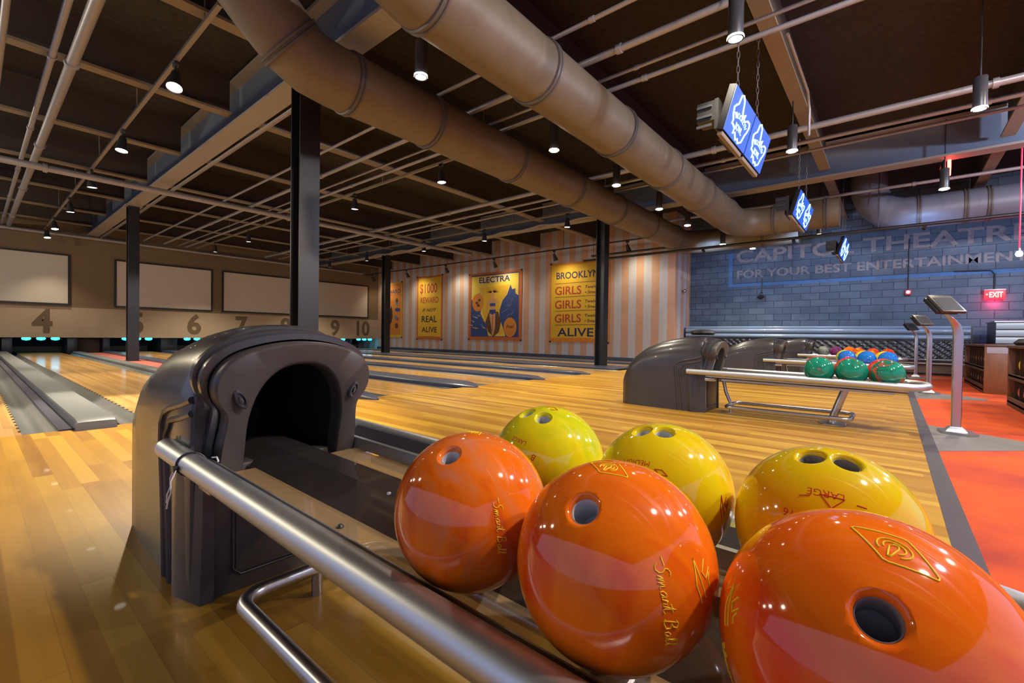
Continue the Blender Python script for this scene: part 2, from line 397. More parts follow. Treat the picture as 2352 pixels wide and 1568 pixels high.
def capping(label, x0, x1, mt, h=.05, y0=Y0 - .02, point=False):
    o = thing('lane_capping', label, 'lane divider', (0, 0, 0), 'cappings between lanes')
    xc = (x0 + x1) / 2
    if point:
        o2 = MB(); w = (x1 - x0) / 2
        st = [(y0 - .25, .15, .3), (y0 - .05, .7, .9), (y0 + .15, 1, 1), (Y1, 1, 1)]
    else:
        o2 = MB(); w = (x1 - x0) / 2; st = [(y0, .98, .75), (y0 + .03, 1, .92), (y0 + .12, 1, 1), (Y1, 1, 1)]
    rings = []
    for y, sw, sh in st:
        zz = h * sh; ww = w * sw
        rings.append([(xc - ww, y, FLOORZ + .07), (xc - ww, y, zz * .72), (xc - ww * .9, y, zz * .95), (xc - ww * .6, y, zz), (xc + ww * .6, y, zz), (xc + ww * .9, y, zz * .95), (xc + ww, y, zz * .72), (xc + ww, y, FLOORZ + .07)])
    o2.loft(rings).build('capping_body', mt, o)
    return o
c = capping('broad grey vinyl capping with rounded end at the foul line, at left', .475, .70, M['cap'], .075, 4.30)
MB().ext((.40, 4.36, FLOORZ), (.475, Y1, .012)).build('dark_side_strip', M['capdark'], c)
# rows of gutter clips seen as dashes along the lane edges
g = MB()
LO = [o for o in COL.objects if o.name.startswith('bowling_lane')]
for x, lo_ in ((.225, LO[0]), (.905, LO[1])):
    g = MB()
    for k in range(46):
        y = 4.5 + k * .16; g.ext((x - .006, y, -.002), (x + .006, y + .05, .003))
    tag(g.build('gutter_clip_strip', M['black'], lo_), kind='stuff')
capping('narrow blue grey capping between the lit lane and the red carpet strip', 1.98, 2.16, M['cap'], .05)
capping('dark capping right of the red carpet strip, ending in a point beside the near hood', 2.64, 2.90, M['capblue'], .05, 4.4, True)
capping('dark blue capping with the nearest pointed end beyond the near hood', 4.12, 4.60, M['capblue'], .05, 4.5, True)
capping('dark blue capping, second pointed end beyond the near hood', 5.72, 6.08, M['capblue'], .05, 4.5, True)
capping('dark blue capping, third pointed end, left of the right hand column', 7.17, 7.50, M['capblue'], .05, 4.5, True)
capping('wide dark strip that the right hand columns stand on', 8.77, 9.83, M['capblue'], .03, 4.5)
capping('dark capping nearest the striped wall', 10.92, 11.15, M['capblue'], .04)
tag(MB().ext((2.16, 4.36, FLOORZ), (2.64, Y1, .004)).build('carpet_strip', M['redlane']), 'red carpet strip between two lanes that the left columns stand on', 'carpet strip')
tag(MB().ext((12.297, 4.4, FLOORZ), (12.4, 18.5, .10)).build('wall_kickboard', M['capblue']), 'dark kickboard along the foot of the striped wall', 'kickboard')

# pits under the masking: side posts, curtain and cyan lamps
for a, b, lab in ((.60, .80, 'left of the lane under the stencilled 4'), (1.90, 2.12, 'right of the lane under the stencilled 4'), (2.69, 2.86, 'left of the pit behind the left column'), (4.15, 4.60, 'right of the pit behind the left column'), (5.75, 6.05, 'behind the near hood'), (8.9, 9.8, 'under the stencilled 9'), (10.9, 11.15, 'left of the pit in the far corner')):
    tag(MB().ext((a, 18.76, FLOORZ), (b, 20.2, .46), .01).build('pit_side_wall', M['blackpaint']), 'black pit side wall under the masking ' + lab, 'pit side wall', 'pit side walls')
tag(MB().ext((2.13, 19.2, FLOORZ), (2.68, 19.25, .46)).build('pit_access_panel', M['pitbrown']), 'dull brown panel under the masking between two pits', 'panel')
for n, a, b in LANES[1:]:
    tag(MB().ext((a - .1, 20.1, .0), (b + .1, 20.14, .16)).build('pit_cushion', M['pitbrown']), 'brown pit cushion at the back of lane %d' % n, 'pit cushion', 'pit cushions')
    for k in (-1, 0, 1):
        x = (a + b) / 2 + k * .29
        o = tag(MB().lathe([(.0, -.055), (.075, -.04), (.10, .0), (.075, .035), (.0, .05)], (x, 18.66, .425), n=12).build('pit_lamp', M['cyan'], origin=(x, 18.66, .425)),
                'cyan lamp under the masking at the %s of lane %d' % ({-1: 'left', 0: 'middle', 1: 'right'}[k], n), 'lamp', 'cyan pit lamps')

# projection screens on the masking
for x0, lab in ((-.72, 'framed projection screen cut by the left edge of the view'), (2.93, 'framed projection screen crossed by the left column'), (5.89, 'framed projection screen left of the near column'), (9.2, 'framed projection screen nearest the striped wall, partly behind the near column')):
    x1 = x0 + 2.66; o = thing('projection_screen', lab, 'projection screen', (x0, 18.55, 1.4), 'projection screens')
    f = MB(); fw = .05
    f.ext((0, 0, 0), (2.66, .045, fw)); f.ext((0, 0, 1.49 - fw), (2.66, .045, 1.49)); f.ext((0, 0, fw), (fw, .045, 1.49 - fw)); f.ext((2.66 - fw, 0, fw), (2.66, .045, 1.49 - fw))
    f.build('screen_frame', M['black'], o, 0)
    MB().ext((fw, .015, fw), (2.66 - fw, .04, 1.49 - fw)).build('screen_cloth', M['screen'], o, 0)

# ------------------------------------------------------------------ steel
def column(x, y, top, lab, w=.20):
    o = thing('steel_column', lab, 'column', (x, y, 0), 'black steel columns')
    m = MB(); tf = .02
    m.ext((-w / 2, -w / 2, 0), (w / 2, -w / 2 + tf, top)); m.ext((-w / 2, w / 2 - tf, 0), (w / 2, w / 2, top)); m.ext((-.008, -w / 2 + tf, 0), (.008, w / 2 - tf, top))
    m.build('column_shaft', M['blackpaint'], o, 0)
    MB().ext((-w * .75, -w * .75, top - .025), (w * .75, w * .75, top)).build('cap_plate', M['beam'], o, 0)
    MB().ext((-w * .6, -w * .6, 0), (w * .6, w * .6, .02)).build('base_plate', M['blackpaint'], o, 0)
    return o
column(2.40, 5.02, 3.50, 'nearest black steel column, rising behind the near ball hood', .22)
column(2.40, 13.2, 3.50, 'black steel column on the red carpet strip at left, in front of a screen', .20)
column(9.55, 5.25, 3.50, 'black steel column at right, in front of the yellow banner of three girls lines', .22)
column(9.55, 13.85, 3.50, 'slim looking black column in front of the cut off orange banner', .22)
def beam(x, y0, y1, lab):
    o = thing('roof_beam', lab, 'roof beam', (x, 0, 3.5), 'main roof beams')
    MB().ext((-.13, y0, 0), (.13, y1, .035)).build('bottom_flange', M['beam'], o, 0)
    MB().ext((-.012, y0, .035), (.012, y1, .56)).build('web', M['beamweb'], o, 0)
    MB().ext((-.13, y0, .56), (.13, y1, .60)).build('top_flange', M['beam'], o, 0)
    return o
bo = beam(2.42, -6.5, 18.58, 'deep grey roof beam over the nearest column running to the far wall')
m = MB()
for k in range(3): m.tube([(.17 + .05 * k, 4.9, -.02 + .03 * k), (.17 + .05 * k, 18.4, -.02 + .03 * k)], .013, 8)
o = tag(m.build('conduit_bundle', M['galv']), 'three thin conduits along the right side of the left roof beam', 'conduit'); o.location = (2.42, 0, 3.5)
beam(9.6, -6.5, 18.58, 'blue grey roof beam at right over the signs and the striped wall side')
jy = [-1.2, .95, 2.95, 4.95, 6.95, 9.15, 11.35, 13.4, 15.5, 17.5]
jl = ['on the right, over the nearest pedestal console', 'on the right, over the hanging monitors', 'between the two big ducts', 'passing over the nearest column', 'first beyond the nearest column', 'second beyond the nearest column', 'third beyond the nearest column', 'fourth beyond the nearest column', 'fifth beyond the nearest column', 'last one before the far wall']
for y, l in zip(jy, jl):
    for x0, x1, side in ((-5.5, 2.28, 'left of the left beam'), (2.56, 9.46, 'between the two beams'), (9.74, 12.35 if y > 4.6 else 13.5, 'right of the right beam')):
        if side.startswith('left') and y < 4: continue
        o = thing('ceiling_joist', 'tan steel joist %s, %s' % (side, l), 'ceiling joist', (0, y, 3.62), 'ceiling joists')
        MB().ext((x0, -.075, 0), (x1, .075, .03)).build('joist_flange', M['joist'], o, 0)
        MB().ext((x0, -.006, .03), (x1, .006, .53)).build('joist_web', M['joistdark'], o, 0)
def pipe(name, lab, pts, r, mt='galv', cat='pipe', group='ceiling pipes', clamps=0, sq=None, hang=False):
    o = thing(name, lab, cat, (0, 0, 0), group)
    if hang:
        for k, y in enumerate((-3.4, .25, 6.3) if len(lab) % 2 else (5.0, 6.2)):
            hr = tag(MB().tube([(pts[0][0], y, pts[0][2] + r), (pts[0][0], y, 4.15)], .006, 6).build('hanger_rod', M[mt]), 'thin hanger rod, %s, of the %s' % (['first', 'second', 'third'][k], lab.split(',')[0]), 'hanger rod', 'hanger rods of the dark conduits')
    MB().tube(pts, r, 10, sq=sq).build('pipe_run', M[mt], o, 60)
    a, b = Vector(pts[0]), Vector(pts[-1])
    for k in range(clamps):
        p = a.lerp(b, (k + .5) / clamps); d = (b - a).normalized()
        MB().tube([p - d * .025, p + d * .025], r * 1.35, 10).build('pipe_coupling', M[mt], o, 60)
    return o
pipe('sprinkler_pipe', 'thick pale pipe running away along the upper left corner', [(.70, -5, 3.5), (.72, 18.36, 3.5)], .05, clamps=7)
pipe('conduit', 'thinner strutted conduit left of the thick pale pipe', [(.53, -5, 3.53), (.60, 18.5, 3.53)], .03, clamps=9, group='conduits')
pipe('conduit', 'thin conduit in the extreme upper left corner', [(.2, -5, 3.5), (.22, 9.0, 3.5)], .028, group='conduits')
pipe('cross_pipe', 'long thick pipe crossing the lanes from the left edge past the nearest column', [(-5, 10.6, 3.31), (10.5, 10.6, 3.31)], .055, clamps=4)
pipe('cross_pipe', 'pipe along the top of the far wall', [(-5, 18.47, 3.45), (11.5, 18.47, 3.40)], .05, clamps=3)
for x, z, r, l in ((3.44, 3.42, .02, 'thin conduit, first right of the left beam'), (3.95, 3.42, .034, 'thick conduit, second right of the left beam'), (4.33, 3.42, .018, 'thin conduit beside the thick one'), (4.52, 3.40, .026, 'strutted conduit left of the middle light track'),
                   (6.92, 3.42, .04, 'thick pipe passing behind the first hanging monitors'), (7.40, 3.42, .028, 'thinner pipe just beyond the thick one behind the monitors'), (7.9, 3.46, .02, 'thin conduit left of the second hanging monitors')):
    pipe('conduit' if r < .03 else 'sprinkler_pipe', l, [(x, -5, z), (x, 17.5, z)], r, clamps=8, group='conduits')
pipe('conduit', 'brown conduit high on the right, beyond the blue grey beam', [(11.0, -5, 3.55), (11.0, 4.5, 3.55)], .03, group='conduits', clamps=3)
pipe('conduit', 'dark conduit low in front of the sign', [(10.95, -4, 2.79), (10.95, 6.6, 2.79)], .03, 'lampblack', group='conduits', hang=True)
pipe('conduit', 'short dark conduit above the painted sign one', [(11.55, 4.5, 3.02), (11.55, 6.7, 3.02)], .028, 'lampblack', group='conduits', hang=True)
pipe('flexible_conduit', 'wavy flexible conduit under the right beam', [(9.25, 4.45 + .34 * k, 3.49 - .06 * math.sin(k * .9) ** 2) for k in range(30)], .03, group='conduits')
pipe('beam_conduit', 'conduit bent down beside the first hanging monitors', [(5.0, .82, 3.6), (6.2, .80, 3.55), (6.35, .80, 3.40), (6.35, .80, 3.1)], .014, group='conduits')

# ducts
def arc(c, r, a, b, u, v, n=8):
    c, u, v = Vector(c), Vector(u), Vector(v)
    return [c + u * (r * math.cos(a + (b - a) * k / n)) + v * (r * math.sin(a + (b - a) * k / n)) for k in range(n + 1)]
def ductthing(lab, path, r, mt, rings, collar=None):
    o = thing('air_duct', lab, 'air duct', (0, 0, 0), 'round air ducts')
    MB().tube(path, r, 40).build('duct_run', M[mt], o, 60)
    for p, d in rings:
        p, d = Vector(p), Vector(d).normalized()
        MB().lathe([(r + .002, -.035), (r + .018, -.03), (r + .018, -.012), (r + .008, -.006), (r + .008, .006), (r + .018, .012), (r + .018, .03), (r + .002, .035)], p, d, 40).build('duct_band', M['band'], o)
    return o
z, r = 3.1, .275
p1 = [(.75, 4.07, 4.14), (1.35, 4.07, 3.62)] + [(1.62, 4.07, 3.37), (1.82, 4.07, 3.20), (1.98, 4.07, 3.125), (2.2, 4.07, 3.1)] + [(2.6 + .5 * k, 4.07, z) for k in range(18)] + arc((11.2, 3.57, z), .5, PI / 2, 0, (1, 0, 0), (0, 1, 0)) + [(11.7, 3.0, z), (11.7, 2.2, z), (11.7, 1.6, z)]
ductthing('left one of the two big taupe ducts, elbowed above the nearest column', p1, r, 'duct', [((1.80, 4.07, 3.215), (.75, 0, -.6)), ((2.36, 4.07, z), (1, 0, 0))] + [((x, 4.07, z), (1, 0, 0)) for x in (3.35, 4.8, 6.3, 7.8, 9.3, 10.8)] + [((11.7, 2.3, z), (0, 1, 0))])
p2 = [(1.0, 2.54, 4.14), (1.45, 2.54, 3.5), (1.6, 2.54, 3.28), (1.75, 2.54, 3.16), (1.95, 2.54, 3.1)] + [(2.4 + .5 * k, 2.54, z) for k in range(16)] + arc((9.95, 2.04, z), .5, PI / 2, 0, (1, 0, 0), (0, 1, 0)) + [(10.45, 1.6, z), (10.45, 1.1, z), (10.45, .8, z)] 
ductthing('right one of the two big taupe ducts, turning toward the seating at its end', p2, r, 'duct', [((2.05, 2.54, z), (1, 0, 0))] + [((x, 2.54, z), (1, 0, 0)) for x in (3.32, 4.85, 6.35, 7.85, 9.3)] + [((10.45, 1.85, z), (0, 1, 0)), ((10.45, 1.0, z), (0, 1, 0))])
p3 = [(12.0, .45, 4.12), (12.0, .42, 3.75), (12.0, .33, 3.5), (12.0, .15, 3.33), (12.0, -.1, 3.25)] + [(12.0, -.5 - .5 * k, 3.24) for k in range(9)]
ductthing('blue grey duct along the block wall at upper right', p3, .31, 'ductblue', [((12.0, -.35, 3.24), (0, 1, 0)), ((12.0, -1.0, 3.24), (0, 1, 0)), ((12.0, -1.3, 3.24), (0, 1, 0))])

# ------------------------------------------------------------------ lamps
def track(x, y0, y1, z, lab, m='steelpaint'):
    o = thing('light_track', lab, 'light track', (x, 0, z), 'light tracks')
    MB().ext((-.02, y0, -.018), (.02, y1, .018)).build('track_bar', M[m], o, 0)
    t = MB()
    y = y0 + .4
    while y < y1: t.tube([(0, y, .018), (0, y, 4.15 - z)], .006, 6); y += 2.6
    t.build('hanger_rods', M[m], o)
    return o
track(1.40, 4.5, 18.3, 3.52, 'light track left of the left beam, near the upper left corner')
track(5.0, 4.4, 18.3, 3.52, 'middle light track beyond the left duct')
track(8.8, 4.4, 17.5, 3.52, 'right light track beside the right roof beam')
track(11.6, 4.7, 18.4, 3.35, 'dark light track along the striped wall', 'lampblack')
WARM = (1.0, .86, .62)
def make_spot(aim, power, small=1.25, angle=105, blend=.6):
    o = thing('track_light', 'x', 'track light')
    d = Vector(aim).normalized()
    MB().ext((-.02, -.045, -.045), (.02, .045, 0), .004).build('track_adapter', M['lampblack'], o)
    MB().tube([(0, 0, -.045), (0, 0, -.10)], .012, 8).build('swivel', M['lampblack'], o)
    c = Vector((0, 0, -.12)); L = .15 * small
    MB().lathe([(.0, -.02), (.03 * small, -.015), (.038 * small, .03), (.04 * small, .06), (.06 * small, L), (.056 * small, L + .003), (.052 * small, L - .008)], c, d, 18).build('lamp_head', M['lampblack'], o)
    MB().lathe([(.0, L - .006), (.052 * small, L - .007)], c, d, 18).build('lamp_lens', M['lamp'], o)
    spot(o, c + d * (L + .02), d, power, WARM, angle, blend)
    return o
ORD = ['nearest', 'second', 'third', 'fourth', 'fifth', 'sixth', 'seventh']
def lampset(x, ys, z, aim, power, where, group, first=(), n0=0):
    p = None if len(first) == 1 and first[0][3] == 140 else make_spot(aim, power)
    if len(first) == 1 and first[0][3] == 140: p = make_spot(*first[0]); first = ()
    for k, y in enumerate(ys):
        if k < len(first): o = make_spot(*first[k])
        elif k == len(first): o = p
        else: o = copy_tree(p)
        o.location = (x, y, z - .018)
        o['label'] = '%s spotlight on %s' % (ORD[k + n0], where); o['group'] = group
lampset(1.40, [5.80, 8.33, 10.85, 13.5], 3.52, (.06, .02, -1), 330, 'the light track left of the left beam', 'track lights on the left track', (((-.16, -.36, -1), 800, 1.25, 66, .35), ((-.10, -.15, -1), 420, 1.25, 85, .5)))
lampset(1.40, [16.2, 17.9], 3.52, (.06, -.25, -1), 90, 'the light track left of the left beam', 'track lights on the left track', n0=4)
lampset(5.0, [5.75, 8.35, 10.85, 13.75, 16.4], 3.52, (.03, .05, -1), 250, 'the middle light track', 'track lights on the middle track', (((.0, -.1, -1), 330, 1.25, 95, .5),))
lampset(8.8, [5.75, 8.35, 10.85, 13.9, 16.4], 3.52, (.03, .05, -1), 230, 'the light track by the right beam', 'track lights on the right track')
lampset(11.6, [5.62, 8.05, 10.55, 13.0, 15.4, 17.85], 3.35, (.55, -.05, -1), 30, 'the dark track by the striped wall', 'track lights along the striped wall', (((.55, -.05, -1), 30, 1.25, 140, 1.0),))
def make_cyl(power):
    o = thing('cylinder_downlight', 'x', 'downlight')
    MB().lathe([(.0, .32), (.052, .32), (.055, .315), (.055, .02), (.052, .012), (.06, .01), (.06, 0), (.05, 0), (.047, .012)], (0, 0, 0), n=24).build('cylinder_body', M['cylbody'], o)
    MB().lathe([(.0, .008), (.047, .008)], (0, 0, 0), n=24).build('lamp_lens', M['lamp'], o)
    MB().lathe([(.047, .006), (.058, .0005), (.061, .004), (.061, .018), (.056, .02)], (0, 0, 0), n=24).build('glowing_rim', M['lamp'], o)
    MB().tube([(0, 0, .32), (0, 0, 1.29)], .008, 8).build('drop_stem', M['cylbody'], o)
    spot(o, (0, 0, -.015), (0, 0, -1), power, (1.0, .87, .68), 118, .8)
    return o
p = make_cyl(100)
CY = [(2.61, 3.29, 'nearest hanging cylinder downlight, between the two big ducts above the nearest column'), (4.69, 3.28, 'second cylinder downlight between the two big ducts'), (6.36, 3.28, 'third cylinder downlight between the two big ducts'), (8.0, 3.27, 'fourth cylinder downlight between the two big ducts'), (9.5, 3.28, 'fifth cylinder downlight between the two big ducts'),
      (3.79, .97, 'cylinder downlight above the first hanging monitors'), (6.5, .99, 'cylinder downlight between first and second hanging monitors'), (6.43, -.62, 'cylinder downlight at far right on the brown joist'), (9.5, -.56, 'cylinder downlight below the red neon tube at right'), (11.3, 1.2, 'cylinder downlight left of the last small monitors'), (11.2, 3.05, 'low cylinder downlight under the end of the left duct'), (12.12, 2.62, 'farthest cylinder downlight right of the duct end')]
for k, (x, y, l) in enumerate(CY):
    o = p if k == 0 else copy_tree(p); o.location = (x, y, 3.0 if k < 9 else 2.86); o['label'] = l; o['group'] = 'cylinder downlights'

# ------------------------------------------------------------------ ball returns
def arch(w, zt, zs, n=28, p=2.7):
    """open outline from left foot over the top to right foot in (u, z)"""
    out = [(-w, 0), (-w, zs * .34), (-w, zs * .68)]
    for k in range(n + 1):
        a = PI - PI * k / n; c, s = math.cos(a), math.sin(a)
        out.append((w * math.copysign(abs(c) ** (2 / p), c), zs + (zt - zs) * abs(s) ** (2 / p)))
    return out + [(w, zs * .68), (w, zs * .34), (w, 0)]
def resample(pts, n):
    pts = [Vector(p) for p in pts]; d = [0]
    for a, b in zip(pts, pts[1:]): d.append(d[-1] + (b - a).length)
    out = []
    for k in range(n):
        s = d[-1] * k / (n - 1); i = max(j for j in range(len(d)) if d[j] <= s + 1e-9); i = min(i, len(pts) - 2)
        f = (s - d[i]) / max(d[i + 1] - d[i], 1e-9); out.append(tuple(pts[i].lerp(pts[i + 1], min(f, 1))))
    return out
def smooth_sym(half, n=8):
    """Catmull-Rom through a half outline (foot to crown) then mirrored"""
    P = [Vector(p) for p in half]; P = [P[0]] + P + [Vector((-P[-2].x, P[-2].y))]; out = []
    for i in range(1, len(P) - 2):
        for k in range(n):
            t = k / n; a, b, c, d = P[i - 1], P[i], P[i + 1], P[i + 2]
            out.append(tuple(.5 * ((2 * b) + (c - a) * t + (2 * a - 5 * b + 4 * c - d) * t * t + (3 * b - a - 3 * c + d) * t ** 3)))
    out.append(tuple(P[-2]))
    return out + [(-u, z) for u, z in out[-2::-1]]
def ball_return(label, loc):
    o = thing('ball_return', label, 'ball return', loc, 'ball returns')
    # moulded hood
    m = MB(); rings = []
    st = [(2.215, .13, .25, .12), (2.20, .165, .33, .2), (2.15, .20, .43, .28), (2.08, .222, .515, .34), (1.96, .232, .603, .40), (1.80, .236, .668, .42), (1.62, .238, .705, .43), (1.48, .238, .720, .43), (1.395, .237, .722, .43), (1.378, .233, .717, .43), (1.372, .226, .709, .425)]
    for y, w, zt, zs in st: rings.append([(u, y, zz) for u, zz in arch(w, zt, zs)])
    m.loft(rings, False, (False, False)); m.face(rings[0][::-1])
    m.build('hood_shell', M['hood'], o)
    # stepped collar between the hood and the front frame
    def fy(z_): return 1.228 + (.69 - z_) * .24
    half = [(-.192, .325), (-.190, .40), (-.184, .455), (-.184, .492), (-.205, .525), (-.214, .562), (-.204, .602), (-.165, .641), (-.09, .666), (0, .676)]
    outer0 = resample(smooth_sym(half), 73)
    up = resample([(-.226, .325)] + [q for q in arch(.226, .709, .425) if q[1] > .33] + [(.226, .325)], 73)
    m = MB(); rings = [[(u, 1.374, zz) for u, zz in up]]
    for ku, kz, y in ((1.11, 1.085, .120), (1.11, 1.085, .098), (1.05, 1.04, .095), (1.05, 1.04, .080), (1.08, 1.06, .077), (1.08, 1.06, .058), (1.02, 1.015, .054), (1.02, 1.015, .045)):
        rings.append([(u * ku, min(1.372, fy(.325 + (zz - .325) * kz) + y), .325 + (zz - .325) * kz) for u, zz in outer0])
    m.loft(rings, False, (False, False)); m.build('collar', M['hood'], o, 40)
    # front frame with the mouth
    outer = outer0
    inner = resample(smooth_sym([(-.130, .325), (-.130, .40), (-.130, .45), (-.124, .495), (-.112, .535), (-.092, .570), (-.062, .597), (-.032, .609), (0, .612)]), 73)
    def off(l, k, dz=0): return [(u * k, .325 + (z_ - .325) * k + dz) for u, z_ in l]
    R_ = []
    for l, dy in ((outer, .06), (outer, .016), (off(outer, .992), .006), (off(outer, .975), 0), (off(inner, 1.04), 0), (off(inner, 1.012), .004), (inner, .014), (inner, .075)):
        R_.append([(u, fy(z_) + dy, z_) for u, z_ in l])
    m = MB(); m.loft(R_, False, (False, False)); m.build('front_frame', M['face'], o, 50)
    m = MB(); m.loft([[(u, fy(z_) + .06, z_) for u, z_ in inner], [(u * .97, 1.62, z_ * .985) for u, z_ in inner], [(u * .8, 1.85, z_ * .9) for u, z_ in inner]], False, (False, False))
    m.ext((-.13, 1.84, .2), (.13, 1.86, .6)); m.build('throat', M['throat'], o)
    # lower front block with inset access panel
    m = MB(); m.ext((-.205, 1.345, 0), (.205, 1.40, .345), .006); m.build('front_panel', M['face'], o)
    m = MB(); a, b, zl, zh = -.145, .145, .045, .315
    m.tube([(a + .02, 1.344, zl), (b - .02, 1.344, zl), (b, 1.344, zl + .02), (b, 1.344, zh - .02), (b - .02, 1.344, zh), (a + .02, 1.344, zh), (a, 1.344, zh - .02), (a, 1.344, zl + .02)], .0045, 8, True)
    m.build('panel_seam', M['groove'], o)
    m = MB(); m.ext((a + .006, 1.340, zl + .006), (b - .006, 1.346, zh - .006), .003); m.build('access_panel', M['face'], o)
    # side ribs and corner pilasters
    for s in (-1, 1):
        for k, (dy, dz) in enumerate(((0, 0), (-.045, -.035))):
            path = [(s * .237, 1.585 + dy * 1.2, 0), (s * .238, 1.595 + dy, .20), (s * .238, 1.62 + dy, .385 + dz * .5), (s * .238, 1.617 + dy, .435 + dz * .8), (s * .237, 1.59 + dy, .468 + dz), (s * .236, 1.53, .487 + dz), (s * .234, 1.44, .505 + dz), (s * .230, 1.375, .522 + dz)]
            MB().tube(path, .010, 8).build('side_rib', M['hood'], o)
        m = MB(); u0, u1 = s * .237, s * .20
        m.loft([[(s * .232, 1.50, 0), (s * .25, 1.47, 0), (s * .25, 1.435, 0), (s * .222, 1.335, 0), (s * .19, 1.335, 0), (s * .19, 1.50, 0)], [(s * .232, 1.51, .3), (s * .247, 1.48, .3), (s * .247, 1.44, .3), (s * .215, 1.34, .3), (s * .19, 1.34, .3), (s * .19, 1.51, .3)],
                [(s * .23, 1.51, .43), (s * .237, 1.48, .43), (s * .237, 1.44, .43), (s * .20, 1.36, .43), (s * .19, 1.36, .43), (s * .19, 1.51, .43)]])
        m.build('corner_pilaster', M['hood'], o, 25)
        # oval bosses beside the mouth
        m = MB(); c = Vector((s * .157, fy(.53) - .001, .53)); ax = Vector((0, -1, -.24)).normalized(); uu = Vector((s * .45, 0, .9)).normalized(); vv = ax.cross(uu)
        rr = []
        for k_, h in ((1, -.004), (1, .006), (.82, .010), (.7, .010), (.62, .005), (.35, .006), (.3, .012), (.02, .013)):
            rr.append([c + ax * h + uu * (.027 * k_ * math.cos(2 * PI * i / 20)) + vv * (.013 * k_ * math.sin(2 * PI * i / 20)) for i in range(20)])
        m.loft(rr, True, (False, True)); m.build('oval_boss', M['hood'], o)
    # tube rail looping round the player end
    def rz(y): return .363 + .013 * y
    rw = .255; path = [(-rw, y, rz(y)) for y in (1.50, 1.3, 1.0, .7, .4, .1, -.1)] + [(-rw * math.cos(a * PI / 12), -.1 - .115 * math.sin(a * PI / 12), rz(-.1) - .002) for a in range(1, 12)] + [(rw, y, rz(y)) for y in (-.1, .1, .4, .7, 1.0, 1.3, 1.50)]
    MB().tube(path, .0265, 20).build('tube_rail', M['rail'], o, 50)
    for s in (-1, 1):
        m = MB(); m.lathe([(.0, 0), (.0215, .0), (.0215, -.004)], (s * rw, 1.501, rz(1.5)), (0, 1, 0), 18); m.build('rail_end_plug', M['throat'], o)
        m = MB(); m.prism([(s * (rw - .016), .0185), (s * (rw - .054), -.007), (s * (rw - .054), -.016), (s * (rw - .016), .004)], lambda u, z_: (u, 1.36, rz(1.36) + z_), lambda u, z_: (u, -.1, rz(-.1) + z_)); m.build('rubber_strip', M['rubber'], o)
        m = MB(); m.prism([(s * (rw - .054), -.0075), (s * (rw - .061), -.0105), (s * (rw - .066), -.042), (s * (rw - .054), -.042)], lambda u, z_: (u, 1.36, rz(1.36) + z_), lambda u, z_: (u, -.1, rz(-.1) + z_)); m.build('track_lip', M['rail'], o)
        m = MB(); m.prism([(s * .183, -.046), (s * .105, -.046), (s * .105, -.043), (s * .183, -.043)], lambda u, z_: (u, 1.30, rz(1.3) + z_), lambda u, z_: (u, -.1, rz(-.1) + z_)); st_ = m.build('track_strip', M['clear'], o)
        m = MB()
        for y in (.80, .25): m.lathe([(.0, .006), (.004, .0055), (.007, .002), (.007, -.003)], (s * .145, y, rz(y) - .043), n=12)
        m.build('screw', M['groove'], st_)
        m = MB(); m.prism([(s * (rw - .075), -.052), (s * (rw - .04), -.052), (s * (rw - .04), -.068), (s * (rw - .075), -.068)], lambda u, z_: (u, 1.2, rz(1.2) + z_), lambda u, z_: (u, -.02, rz(0) + z_)); m.build('under_bar', M['steel'], o)
        m = MB(); m.ext((s * .16, 1.26, .30), (s * .225, 1.345, .33), .004); m.build('rail_bracket', M['steel'], o)
    # smoked centre cover
    prof = [(-.112, -.046), (-.035, -.006), (.035, -.006), (.112, -.046), (.10, -.06), (-.10, -.06)]
    m = MB(); m.prism(prof, lambda u, z_: (u, 1.52, rz(1.52) + z_), lambda u, z_: (u, -.1, rz(-.1) + z_)); m.build('centre_cover', M['smoke'], o, 0)
    m = MB()
    for u, y in ((-.036, .80), (.0, .78), (-.037, .62), (.037, .70)): m.lathe([(.0, .003), (.004, .002), (.005, -.002)], (u, y, rz(y) - .006), n=10)
    m.build('cover_screw', M['rail'], o)
    # support: post, base plate and kick loop
    MB().tube([(0, .285, .315), (0, .37, .05)], .030, 18).build('support_post', M['steel'], o)
    MB().ext((-.07, .22, .305), (.07, .34, .322), .004).build('post_saddle', M['steel'], o)
    MB().lathe([(.0, .04), (.034, .04), (.036, .012), (.095, .010), (.10, .006), (.10, 0), (.0, 0)], (0, .375, 0), n=28).build('post_foot', M['steel'], o)
    hw, r_, ya, yb = .195, .06, 1.17, .24; lp = []
    for cx_, cy_, a0 in ((hw - r_, ya - r_, 0), (-hw + r_, ya - r_, PI / 2), (-hw + r_, yb + r_, PI), (hw - r_, yb + r_, 1.5 * PI)):
        lp += [(cx_ + r_ * math.cos(a0 + PI / 2 * k / 6), cy_ + r_ * math.sin(a0 + PI / 2 * k / 6), .072) for k in range(7)]
    MB().tube(lp, .0175, 14, True).build('kick_loop', M['steel'], o, 60)
    m = MB(); m.tube([(.0, 1.165, .07), (.0, 1.215, .19), (.0, 1.24, .315)], .0155, 12); m.tube([(0, 1.17, .0), (0, 1.17, .07)], .014, 12); m.build('loop_strut', M['steel'], o)
    MB().tube([(-.02, .355, .072), (.195, .355, .072)], .012, 10).build('loop_crossbar', M['steel'], o)
    return o
BR = ball_return('nearest ball return, black hood and tube rail holding three orange and three yellow balls', (.60, 0, 0))
for (x, l) in ((4.665, 'second ball return, holding green balls along its near rail'), (8.02, 'third ball return, holding blue balls, behind the green ball one'), (11.30, 'farthest ball return, holding red orange balls, before the tufted bench')):
    c = copy_tree(BR); c.location = (x, 0, 0); c['label'] = l
